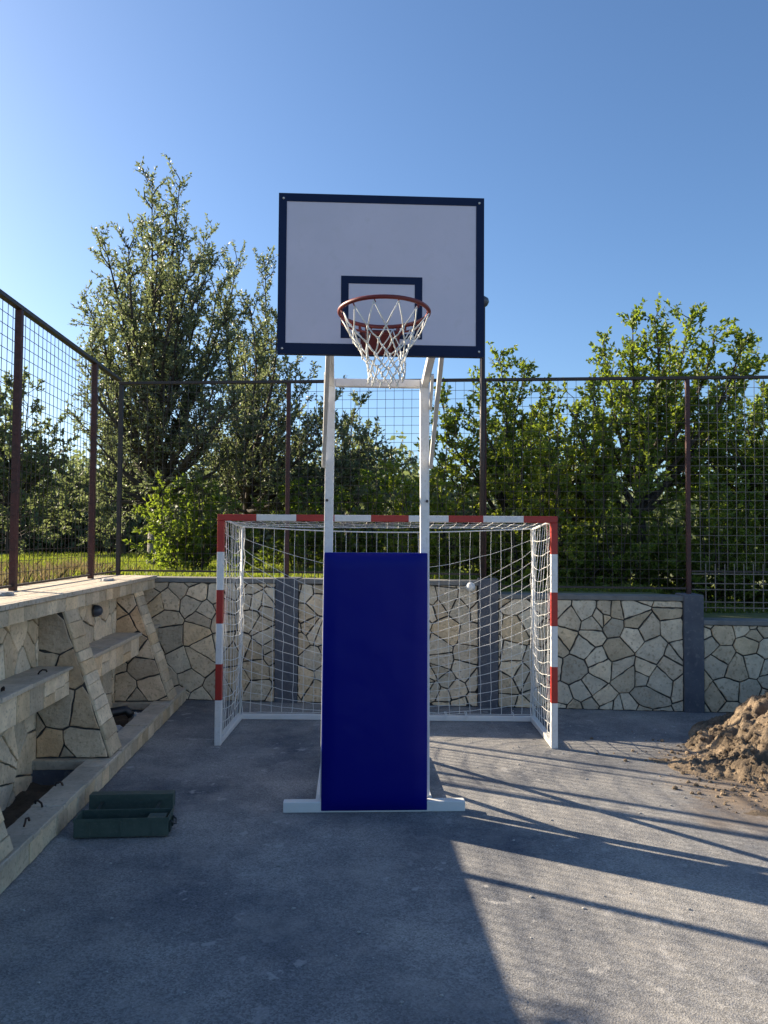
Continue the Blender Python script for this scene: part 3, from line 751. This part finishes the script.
# ------------------------------------------------------------ heap of earth
rp_ = random.Random(21)
def earth_mat():
    m = surf('sandy_earth', (.285, .212, .138), (.12, .09, .06), 2.2, 1, 1.0, 60, c3=(.10, .072, .045), thr=(.42, .58)); return m
M['earth'] = earth_mat()
def heap_z(x, y):
    def cone(cx, cy, h, rx, ry, p=1.0):
        d = sqrt(((x - cx) / rx)**2 + ((y - cy) / ry)**2); return h * max(0, 1 - d)**p
    wx = x + .12 * noise.noise(Vector((x * 2.5, y * 2.5, 9))); wy = y + .12 * noise.noise(Vector((x * 2.5, y * 2.5, 19)))
    x0_, y0_ = x, y; x, y = wx, wy
    z = max(cone(5.05, 6.9, 1.10, 1.75, 1.6), cone(3.98, 6.45, .50, .75, .7, .75), cone(4.85, 6.0, .6, 1.0, .85, .8), cone(3.35, 6.55, .12, .45, .35, .7))
    x, y = x0_, y0_
    if z > 0:
        k = smooth(0, .22, z)
        z += (.17 * noise.fractal(Vector((x * 1.5, y * 1.5, 3)), 1, 2, 3) + .12 * abs(noise.noise(Vector((x * 3.1, y * 3.1, 7)))) + .075 * abs(noise.noise(Vector((x * 7, y * 7, 2)))) - .05) * k
        z += .048 * noise.fractal(Vector((x * 11, y * 11, 1)), .6, 2, 5) * smooth(0, .08, z)
        z -= .10 * smooth(.05, .35, noise.noise(Vector((x * 2.2, y * 2.2, 31)))) * k      # slumped hollows with steep edges
    z += .02 * noise.fractal(Vector((x * 3, y * 3, 4)), 1, 2, 5) - .012
    return z
mb = MB(); n_ = 230; hx0, hx1, hy0, hy1 = 2.4, 6.6, 4.6, 8.35
for j in range(n_):
    for i in range(n_):
        x = hx0 + (hx1 - hx0) * i / (n_ - 1); y = hy0 + (hy1 - hy0) * j / (n_ - 1); mb.v.append((x - 4.5, y - 6.5, heap_z(x, y)))
for j in range(n_ - 1):
    for i in range(n_ - 1):
        a = j * n_ + i
        q = (a, a + 1, a + 1 + n_, a + n_)
        if max(mb.v[k][2] for k in q) > -.004:
            x, y = mb.v[a][0] + 4.5, mb.v[a][1] + 6.5
            if ((x - 4.5) / 1.9)**2 + ((y - 6.4) / 1.75)**2 < 1: mb.f.append(q); mb.m.append(0)
hp = mb.build('earth_heap', 'earth', smooth=True); hp.location = (4.5, 6.5, 0)
tag(hp, 'heap of sandy brown earth on the asphalt at the right edge', 'dirt pile')
mb = MB()
for k in range(1500):
    a = rp_.uniform(0, 2 * pi); d = rp_.random()**.6
    x = 4.7 + cos(a) * d * 1.75; y = 6.3 + sin(a) * d * 1.75
    z = max(0, heap_z(x, y)); r = rp_.choice((.006, .008, .010, .014, .018, .03)) * rp_.uniform(.7, 1.3) * (1 if z > .05 else .5)
    c = rock_mesh_cache[k % 6] if 'rock_mesh_cache' in globals() else None
    if c is None:
        rock_mesh_cache = []
        for s_ in range(6):
            bm = bmesh.new(); bmesh.ops.create_icosphere(bm, subdivisions=1, radius=1)
            for v in bm.verts: v.co *= 1 + .5 * (random.Random(s_ * 99 + v.index).random() - .5)
            bm.verts.index_update(); rock_mesh_cache.append(([v.co.copy() for v in bm.verts], [tuple(v.index for v in f.verts) for f in bm.faces])); bm.free()
        c = rock_mesh_cache[0]
    mb.add([(x - 4.5 + v.x * r, y - 6.5 + v.y * r, z + v.z * r * .7 + r * .2) for v in c[0]], c[1])
for k in range(1600):
    a = rp_.uniform(pi * .75, pi * 1.6); d = .62 + abs(rp_.gauss(0, .22))
    x = 4.75 + cos(a) * d * 1.9; y = 6.35 + sin(a) * d * 1.6; z = max(0, heap_z(x, y)); r = rp_.choice((.004, .005, .007, .009, .013, .022)) * rp_.uniform(.7, 1.3)
    c = rock_mesh_cache[k % 6]; mb.add([(x - 4.5 + v.x * r, y - 6.5 + v.y * r, z + v.z * r * .7 + r * .3) for v in c[0]], c[1])
mb.build('clods', 'earth', hp, fix=False)['kind'] = 'stuff'
# scattered grit on the asphalt
mb = MB()
for k in range(600):
    x = rp_.uniform(-1.7, 3.5); y = rp_.uniform(2.4, 9.0); r = rp_.choice((.003, .003, .004, .005, .008)) * rp_.uniform(.7, 1.3)
    if -.5 < x < 1 and 5.4 < y < 5.8: continue
    c = rock_mesh_cache[k % 6]; mb.add([(x + v.x * r * 1.3, y + v.y * r, v.z * r * .6 + r * .4) for v in c[0]], c[1])
tag(mb.build('loose_grit', 'rock', fix=False), 'loose grit scattered over the asphalt', 'gravel', kind='stuff')

# ------------------------------------------------------------ vegetation
def np_mesh(name, V, quads, mat, parent=None, tris=None):
    me = bpy.data.meshes.new(name); V = np.asarray(V, dtype=np.float32); me.vertices.add(len(V)); me.vertices.foreach_set('co', V.ravel())
    F = np.asarray(quads, dtype=np.int32); n, k = F.shape
    me.loops.add(n * k); me.loops.foreach_set('vertex_index', F.ravel()); me.polygons.add(n)
    me.polygons.foreach_set('loop_start', np.arange(0, n * k, k, dtype=np.int32)); me.polygons.foreach_set('loop_total', np.full(n, k, dtype=np.int32))
    me.update(calc_edges=True); me.validate(); me.materials.append(M[mat])
    o = bpy.data.objects.new(name, me); COL.objects.link(o)
    if parent: o.parent = parent
    return o
def unit(a): return a / (np.linalg.norm(a, axis=-1, keepdims=True) + 1e-9)
def leaves_mesh(P, D, rng, ln=.07, wd=.03, fold=.25):
    """P positions, D leaf axis (unit). Two folded halves sharing the midrib."""
    n = len(P); R = unit(rng.normal(size=(n, 3))); S = unit(np.cross(D, R)); Nn = np.cross(S, D)
    l = ln * rng.uniform(.65, 1.25, (n, 1)); w = wd * rng.uniform(.7, 1.25, (n, 1)) * .5
    a = P; b = P + D * l * .45 + S * w + Nn * w * fold; c = P + D * l - Nn * l * .08; d = P + D * l * .45 - S * w + Nn * w * fold
    V = np.stack([a, b, c, d], 1).reshape(-1, 3); k = np.arange(n)[:, None] * 4
    F = np.concatenate([k + np.array([0, 1, 2]), k + np.array([0, 2, 3])]); return V, F
class Tree:
    def __init__(s, seed): s.r = np.random.default_rng(seed); s.wood = MB(); s.P = []; s.D = []; s.thin = []
    def curve(s, p, d, L, n, up=.1, wob=.12):
        pts = [p]; d = unit(d)
        for i in range(n):
            d = unit(d + s.r.normal(size=3) * wob + np.array([0, 0, up])); pts.append(pts[-1] + d * L / n)
        return pts
    def along(s, pts, t):
        x = t * (len(pts) - 1); i = min(int(x), len(pts) - 2); f = x - i; return pts[i] * (1 - f) + pts[i + 1] * f, unit(pts[i + 1] - pts[i])
    def side(s, d, ang):
        q = unit(np.cross(d, s.r.normal(size=3))); return unit(d * cos(ang) + q * sin(ang))
    def leafy(s, pts, L, per_m, droop=0.0, spread=.9, start=.15):
        n = max(2, int(L * per_m)); ts = s.r.uniform(start, 1.0, n)
        for t in ts:
            p, d = s.along(pts, t); s.P.append(p); s.D.append(unit(d * .55 + s.r.normal(size=3) * spread * .6 + np.array([0, 0, -droop])))
    def limb(s, pts, r0, r1, seg=7):
        s.wood.tube([tuple(p) for p in pts], [r0 + (r1 - r0) * i / (len(pts) - 1) for i in range(len(pts))], seg)
    def dress(s, pts, r, bpm, blen, tpm, tlen, leafpm, up=.12, t0=.15, ang=(.5, 1.1), droop=0., taper=.65, wob=.14):
        """side branches on a limb, twigs on those, leaves on the twigs"""
        L = sum(np.linalg.norm(pts[i + 1] - pts[i]) for i in range(len(pts) - 1))
        for t in np.linspace(t0, 1, max(2, int(L * bpm))):
            t = min(1, max(t0, t + s.r.normal() * .02)); p, d = s.along(pts, t)
            bl = blen * (1 - taper * t) * s.r.uniform(.6, 1.25)
            b = s.curve(p, s.side(d, s.r.uniform(*ang)), bl, 5, up, wob); s.limb(b, r * .35 * (1 - .6 * t) + .003, .003, 4)
            s.leafy(b, bl, leafpm * .6, droop, start=.35)
            for u in s.r.uniform(.2, 1, max(2, int(bl * tpm))):
                q, e = s.along(b, u); tl = tlen * s.r.uniform(.5, 1.2) * (1.15 - .4 * u)
                w = s.curve(q, s.side(e, s.r.uniform(.4, 1.0)), tl, 3, up * 1.2, wob)
                s.limb(w, .004, .002, 3); s.leafy(w, tl, leafpm, droop)
    def done(s, name, origin, label, group, lmat, ln, wd, wash=None, bark='bark', keep=1.0, cat='tree', zmin=None):
        root = thing(name, tuple(origin), label, cat, 0, group); O = np.array(origin)
        s.wood.v = [(x - O[0], y - O[1], z - O[2]) for x, y, z in s.wood.v]
        s.wood.build('trunk' if cat == 'tree' else 'stems', bark, root, smooth=True, fix=False)
        P = np.array(s.P); D = np.array(s.D)
        if zmin is not None: k = P[:, 2] > zmin; P = P[k]; D = D[k]
        print('LEAVES', name, len(P))
        V, F = leaves_mesh(P - O, D, s.r, ln * .88, wd * .88)
        np_mesh('crown' if cat == 'tree' else 'foliage', V, F, lmat, root)
        if wash:
            r, h, lean = wash
            w = MB(); w.tube([(0, 0, -.1), (lean * .5, 0, h * .5), (lean, 0, h)], [r * 1.12, r * 1.03, r * 1.0], 14); w.build('whitewashed_base', 'whitewash', root, smooth=True)
        return root
A = lambda *p: np.array(p, dtype=float)
def interp(pts, n):
    pts = [np.array(p, float) for p in pts]; out = []
    m = len(pts) - 1
    for i in range(n + 1):
        x = i / n * m; k = min(int(x), m - 1); f = x - k
        p0, p1, p2, p3 = pts[max(k - 1, 0)], pts[k], pts[k + 1], pts[min(k + 2, m)]
        out.append(.5 * ((2 * p1) + (-p0 + p2) * f + (2 * p0 - 5 * p1 + 4 * p2 - p3) * f * f + (-p0 + 3 * p1 - 3 * p2 + p3) * f**3))
    return out

# T1: tall grey-green tree with upright leading shoots
def fan_tree(name, seed, base, fork, tips, r0, label, lmat, ln, wd, dr, wash=None, spur=10, low_z=None):
    """limbs leave the trunk at different heights and curve up to each tip of the crown"""
    T = Tree(seed); bx, by, bz = base; rr_ = T.r
    zt = max(t[2] for t in tips)
    T.limb(interp([(bx, by, bz - .2), (bx + .04, by, (bz + fork) / 2), (bx, by, fork), (bx + .05, by, fork + (zt - fork) * .35)], 8), r0, r0 * .45, 9)
    for tx, ty, tz in tips:
        f = min(1, max(0, (tz - fork) / (zt - fork))); s0 = fork - .35 + (zt - fork) * .30 * f * rr_.uniform(.5, 1)
        h = tz - s0; q = rr_.uniform(.55, .8)
        c = interp([(bx, by, s0), (bx + (tx - bx) * q * .55, by + (ty - by) * .5, s0 + h * .28), (bx + (tx - bx) * q * 1.05 + rr_.normal() * .08, by + (ty - by) * .85, s0 + h * .62), (tx, ty, tz)], 9)
        T.limb(c, r0 * rr_.uniform(.28, .42), .006, 6); T.dress(c, r0 * .4, **dr)
        L = sum(np.linalg.norm(c[i + 1] - c[i]) for i in range(9))
        for t in rr_.uniform(.45, 1, int(L * spur)):
            p, d = T.along(c, t); l = rr_.uniform(.15, .4); w = T.curve(p, T.side(d, rr_.uniform(.4, 1.1)), l, 3, .15, .12); T.limb(w, .004, .002, 3); T.leafy(w, l, 60, 0)
    return T.done(name, base, label, 'trees beyond the fence', lmat, ln, wd, wash=wash)
TIPS_TALL = [(-3.88, 12.55, 6.82), (-4.56, 14.4, 6.51), (-4.04, 14.19, 7.01), (-3.19, 12.86, 7.91), (-2.86, 13.49, 8.25), (-3.05, 13.37, 7.57), (-3.61, 13.89, 7.47), (-2.53, 14.25, 7.49), (-2.43, 12.44, 6.42), (-3.93, 12.27, 4.99), (-4.25, 14.37, 5.99), (-3.64, 13.33, 6.05), (-3.52, 14.18, 6.51), (-2.59, 12.21, 5.96), (-2.46, 13.36, 6.09), (-2.27, 14.08, 6.6), (-1.88, 12.79, 5.25), (-4.8, 14.66, 4.63), (-4.27, 14.54, 4.53), (-3.18, 12.28, 4.61), (-2.71, 12.27, 4.62), (-2.49, 13.61, 5.1), (-4.04, 14.64, 3.61), (-4.14, 13.19, 3.6), (-2.48, 12.76, 3.74), (-3.25, 13.3, 3.29), (-1.99, 12.28, 3.83), (-3.05, 12.78, 6.73), (-2.78, 13.34, 7.21), (-3.59, 13.49, 5.4), (-3.88, 12.81, 4.71)]
TIPS_TALL += [(-3.55, 13.21, 2.51), (-2.89, 13.41, 2.61), (-2.54, 14.06, 3.01), (-1.97, 13.24, 3.38), (-3.91, 13.31, 2.85), (-2.69, 13.46, 3.49), (-3.1, 12.73, 2.82), (-4.11, 13.32, 2.6), (-3.14, 13.53, 3.84), (-2.23, 13.83, 2.73)]
TIPS_TALL += [(-2.02, 12.4, 4.42), (-2.09, 13.66, 3.96), (-2.37, 13.52, 4.2), (-2.56, 13.15, 4.39), (-3.89, 12.52, 5.38), (-4.54, 13.9, 6.12), (-4.73, 13.94, 4.05), (-3.08, 13.23, 4.48), (-3.41, 13.21, 4.04), (-3.6, 12.57, 4.75), (-1.65, 12.01, 4.11), (-2.18, 12.89, 6.54), (-2.03, 13.4, 5.85), (-3.37, 12.17, 6.57)]
TIPS_SPREAD = [(-1.59, 15.79, 7.67), (-2.16, 15.76, 7.73), (-2.06, 13.45, 5.95), (-1.62, 13.52, 6.07), (-1.48, 15.47, 6.07), (-1.02, 15.21, 5.41), (-0.61, 15.04, 5.12), (-0.17, 14.1, 4.52), (-1.86, 14.88, 5.6), (-1.47, 14.88, 4.83), (-0.79, 14.81, 4.44), (-0.01, 13.71, 3.91), (0.52, 14.42, 3.68), (0.96, 14.32, 3.26), (-2.18, 15.18, 4.88), (-2.57, 15.89, 3.98), (-1.85, 15.77, 3.97), (-0.96, 14.71, 3.66), (-0.38, 14.46, 3.26), (0.18, 14.0, 3.04), (0.69, 13.39, 2.74), (-1.13, 13.37, 2.98)]
TIPS_SPREAD += [(-2.58, 14.25, 3.49), (-2.17, 14.58, 3.25), (-1.51, 14.6, 2.69), (-2.2, 13.66, 2.63), (-0.96, 13.42, 2.63), (-0.74, 14.07, 3.22), (-0.18, 13.89, 2.67), (-2.88, 14.86, 4.03)]
TIPS_SPREAD += [(-2.58, 15.3, 4.4), (-1.82, 13.34, 3.83), (-1.45, 13.06, 3.97), (-1.41, 15.4, 3.93), (-0.98, 13.44, 4.21), (-1.72, 13.29, 3.13), (-0.77, 14.56, 3.83), (-0.37, 13.83, 4.01), (-1.64, 15.13, 5.77), (-1.13, 13.56, 5.83), (-2.06, 15.3, 6.31), (0.08, 13.77, 3.2), (-1.25, 14.44, 5.22)]
TIPS_SLENDER = [(2.54, 12.13, 4.85), (3.1, 12.68, 4.86), (2.3, 12.37, 4.44), (3.49, 12.79, 4.48), (2.9, 12.83, 4.43), (1.98, 11.82, 3.95), (3.09, 11.72, 3.67), (2.63, 13.21, 3.88), (1.78, 12.17, 3.8), (1.62, 12.12, 4.16), (3.1, 13.49, 3.66), (2.13, 12.55, 3.36), (1.55, 13.21, 3.52), (3.56, 12.56, 3.38), (2.7, 12.85, 3.06)]
TIPS_FORKED = [(4.51, 11.57, 5.42), (4.72, 11.25, 5.33), (5.59, 11.95, 5.55), (5.73, 11.37, 5.13), (6.06, 11.16, 5.05), (6.75, 11.96, 4.93), (4.6, 13.2, 5.42), (4.66, 12.92, 4.87), (5.12, 12.84, 5.25), (5.08, 11.53, 5.0), (5.92, 12.29, 4.88), (6.18, 11.66, 4.53), (3.78, 11.41, 4.28), (4.3, 11.25, 4.15), (4.83, 11.51, 4.37), (6.18, 13.23, 4.38), (6.78, 12.99, 4.17), (4.45, 12.94, 4.04), (7.38, 12.92, 4.44), (3.56, 11.46, 3.87), (4.68, 11.74, 3.54), (5.66, 12.5, 3.49), (6.48, 12.76, 3.44), (7.35, 13.05, 3.58), (4.33, 13.11, 3.37)]
airy = dict(bpm=5.5, blen=.75, tpm=6.5, tlen=.27, leafpm=48, up=.10, t0=.25, ang=(.5, 1.15), taper=.5, wob=.2)
fan_tree('tall_tree', 101, (-3.18, 13.5, 1.45), 2.9, TIPS_TALL, .15, 'tallest grey-green tree with upright shoots, behind the fence on the left', 'leaf_grey', .080, .036, airy, wash=(.135, .62, .01))
fan_tree('spreading_tree', 102, (-1.75, 14.6, 1.45), 2.8, TIPS_SPREAD, .13, 'spreading dark green tree whose crown reaches behind the left edge of the backboard', 'leaf_grey', .082, .038, airy)
A_ = dict(airy, leafpm=56, blen=.6)
fan_tree('slender_tree', 103, (2.75, 12.6, 1.3), 2.3, TIPS_SLENDER, .07, 'slender green tree just right of the backboard', 'leaf_green', .085, .052, A_)
fan_tree('forking_tree', 104, (4.85, 12.2, 1.05), 2.5, TIPS_FORKED, .12, 'large green tree with a dark forking trunk at the right', 'leaf_green', .088, .054, A_)

def bushy(seed, x, y, z0, h, w, label, lmat, n=9, name='leafy_tree', trunk=.07, lean=0, leafpm=70, ln=.09, wd=.048, cat='tree', dens=1.0, wash=None, split=.35, group='trees beyond the fence', fill=1.0):
    T = Tree(seed); r = T.r
    if cat == 'shrub':
        for i in range(9):                      # low skirt of leafy side shoots down to the grass
            a = r.uniform(0, 2 * pi); c = interp([(x + cos(a) * w * .2, y + sin(a) * w * .2, z0 + .05), (x + cos(a) * w * .6, y + sin(a) * w * .45, z0 + r.uniform(.2, .5)), (x + cos(a) * w, y + sin(a) * w * .7, z0 + r.uniform(.15, .6))], 6)
            T.limb(c, .012, .004, 4); T.dress(c, .012, 7, .45, 7.5, .28, leafpm, up=.05, t0=.1, ang=(.5, 1.2), taper=.3)
    zt = z0 + h * split
    if cat == 'tree': T.limb(interp([(x, y, z0 - .2), (x + lean * .3, y, (z0 + zt) / 2), (x + lean * .5, y, zt)], 5), trunk, trunk * .75, 8)
    for i in range(n):
        a = 2 * pi * (i + r.uniform(-.3, .3)) / n; f = r.uniform(.25, 1.0); ht = h * (1 - .38 * f * f) * r.uniform(.82, 1.03)
        if i == 0: f = .1; ht = h
        ex, ey = x + lean + cos(a) * w * f, y + sin(a) * w * f * .8
        sx, sy = (x + lean * .5, y) if cat == 'tree' else (x + cos(a) * w * .25, y + sin(a) * w * .2)
        s0 = zt * .9 + .1 * z0 if cat == 'tree' else z0 - .05
        c = interp([(sx, sy, s0), ((sx + ex) / 2 + r.normal() * .08, (sy + ey) / 2, s0 + (z0 + ht - s0) * .45), (ex, ey, z0 + ht)], 8)
        T.limb(c, trunk * .45, .006, 5)
        T.dress(c, trunk * .5, 4.6 * dens, w * .62, 7.5, .32, leafpm, up=.08 if cat == 'tree' else .02, t0=.12 if cat == 'tree' else .02, ang=(.5, 1.2), taper=.55)
    if cat == 'tree' and fill:
        for i in range(int(n * fill)):
            a = r.uniform(0, 2 * pi); zz = zt + (h + z0 - zt) * r.uniform(-.35, .5); L = w * r.uniform(.6, 1.05)
            c = interp([(x + lean * .5, y, max(z0 + .3, zz - .3)), (x + lean * .5 + cos(a) * L * .5, y + sin(a) * L * .4, zz), (x + lean * .5 + cos(a) * L, y + sin(a) * L * .8, zz + .15)], 6)
            T.limb(c, trunk * .3, .005, 4); T.dress(c, trunk * .4, 5 * dens, w * .45, 7.5, .32, leafpm, up=.06, t0=.2, ang=(.5, 1.2), taper=.4)
    return T.done(name, (x, y, z0), label, group, lmat, ln, wd, wash=wash, cat=cat)

bushy(31, .15, 14.8, 1.45, 3.1, 1.25, 'low dark tree seen between the posts of the basketball stand', 'leaf_grey', n=10, wash=(.08, .5, .12))
bushy(34, 7.1, 12.3, 1.05, 3.6, 1.6, 'rounded green tree at the far right behind the fence', 'leaf_green', n=16, trunk=.09)
bushy(35, 4.0, 13.4, 1.1, 3.4, 1.4, 'green tree between the slender one and the large forking one', 'leaf_yellow', n=15, trunk=.07)
sg_ = 'shrubs along the back wall'
def shrub(seed, x, y, z0, h, w, label, lmat, n=9): bushy(seed, x, y, z0, h, w, label, lmat, n=n, name='shrub', cat='shrub', trunk=.03, group=sg_, leafpm=75, dens=1.3, ln=.085, wd=.052)
shrub(41, -2.35, 12.3, 1.45, 1.35, .75, 'yellow-green shrub on the grass left of the goal', 'leaf_green', 12)
shrub(42, 1.55, 11.9, 1.42, 1.95, 1.0, 'bright yellow-green shrub behind the right stand post', 'leaf_yellow', 10)
shrub(43, 2.95, 11.2, 1.25, 2.15, 1.0, 'green shrub behind the top right corner of the goal', 'leaf_yellow', 10)
shrub(44, 4.15, 10.9, 1.15, 1.9, .95, 'green shrub left of the red fence post', 'leaf_green', 10)
shrub(45, 5.35, 10.7, 1.05, 1.75, .95, 'green shrub right of the red fence post', 'leaf_green', 10)
shrub(46, 6.5, 10.6, 1.05, 1.8, .95, 'green shrub at the right edge behind the fence', 'leaf_green', 10)
shrub(47, -.75, 13.0, 1.45, 1.35, .85, 'dark low shrub behind the left half of the goal', 'leaf_green', 8)
shrub(48, .55, 12.8, 1.45, 1.45, .85, 'low shrub behind the blue pad', 'leaf_green', 8)

# small tree on the left bank outside the picture, whose shade falls across the near asphalt
bushy(51, -4.9, 6.35, 1.47, 1.75, .6, 'small tree on the left bank', 'leaf_green', n=5, trunk=.04, group=None, fill=.3)

# far trees left
bushy(61, -9.0, 21.5, 1.5, 4.6, 1.9, 'pale-leaved far tree at the left edge', 'leaf_far', n=12, name='far_tree', trunk=.1, leafpm=45, ln=.13, wd=.08, split=.3)
bushy(62, -6.2, 22.5, 1.5, 3.6, 1.6, 'pale-leaved far tree nearer the fence corner', 'leaf_far', n=11, name='far_tree', trunk=.09, leafpm=45, ln=.13, wd=.08, split=.3)
# distant wood reading as one mass
rng = np.random.default_rng(77); PP = []; DD = []
for i in range(120):
    ang = radians(rng.uniform(-52, 48)); R_ = rng.uniform(27, 42); cx, cy = R_ * sin(ang), R_ * cos(ang)
    hh = rng.uniform(1.3, 2.4) * (.75 if ang < -.35 else 1); ww = rng.uniform(1.6, 3.0); k = 1700
    q = unit(rng.normal(size=(k, 3))) * (rng.random((k, 1))**.33); lump = 1 + .25 * np.sin(q[:, :1] * 7 + i) * np.cos(q[:, 1:2] * 6 + i)
    p = q * lump * np.array([ww, ww, hh]) + np.array([cx, cy, terrain_z(cx, cy) + hh * .75]); p[:, 2] = np.maximum(p[:, 2], 1.5)
    PP.append(p); DD.append(unit(rng.normal(size=(k, 3))))
V, F = leaves_mesh(np.concatenate(PP), np.concatenate(DD), rng, .26, .16)
tag(np_mesh('distant_wood', V, F, 'leaf_far'), 'distant wood beyond the garden', 'wood', kind='stuff')

# grass and weeds
def blades(n, xr, yr, hmin, hmax, mat, name, label, seed, wd=.012, edge=None):
    r = np.random.default_rng(seed); xs_ = r.uniform(*xr, n); ys_ = r.uniform(0, 1, n)**1.5 * (yr[1] - yr[0]) + yr[0]
    keep = np.array([(y > wall_y(x) + .32 if x > -2.95 else True) for x, y in zip(xs_, ys_)]); xs_ = xs_[keep]; ys_ = ys_[keep]; n = len(xs_)
    cl = np.array([.55 + .9 * max(0, .5 + noise.noise(Vector((x * 1.1, y * 1.1, seed)))) for x, y in zip(xs_, ys_)])
    z = np.array([terrain_z(x, y) for x, y in zip(xs_, ys_)]) - .01; h = r.uniform(hmin, hmax, n) * cl; a = r.uniform(0, pi, n); lean = r.normal(size=(n, 2)) * h[:, None] * .35
    b = np.stack([xs_, ys_, z], 1); sd_ = np.stack([np.cos(a), np.sin(a), 0 * a], 1) * wd * .5
    tip = b + np.concatenate([lean, h[:, None]], 1); mid = b + np.concatenate([lean * .35, h[:, None] * .55], 1)
    V = np.stack([b - sd_, b + sd_, mid + sd_ * .8, tip, mid - sd_ * .8], 1).reshape(-1, 3); F = np.arange(n)[:, None] * 5 + np.arange(5)
    return tag(np_mesh(name, V, F, mat), label, 'grass', kind='stuff')
blades(60000, (-9, 7.5), (9.7, 24), .045, .10, 'grass', 'grass', 'green grass behind the back wall', 91, .018)
blades(16000, (-5.2, -2.98), (3.5, 12), .05, .20, 'drygrass', 'dry_weeds', 'dry weeds along the left fence', 92, .010)
blades(24000, (-9, -2.98), (4, 20), .05, .13, 'grass', 'grass', 'green grass beyond the left fence', 93, .014)
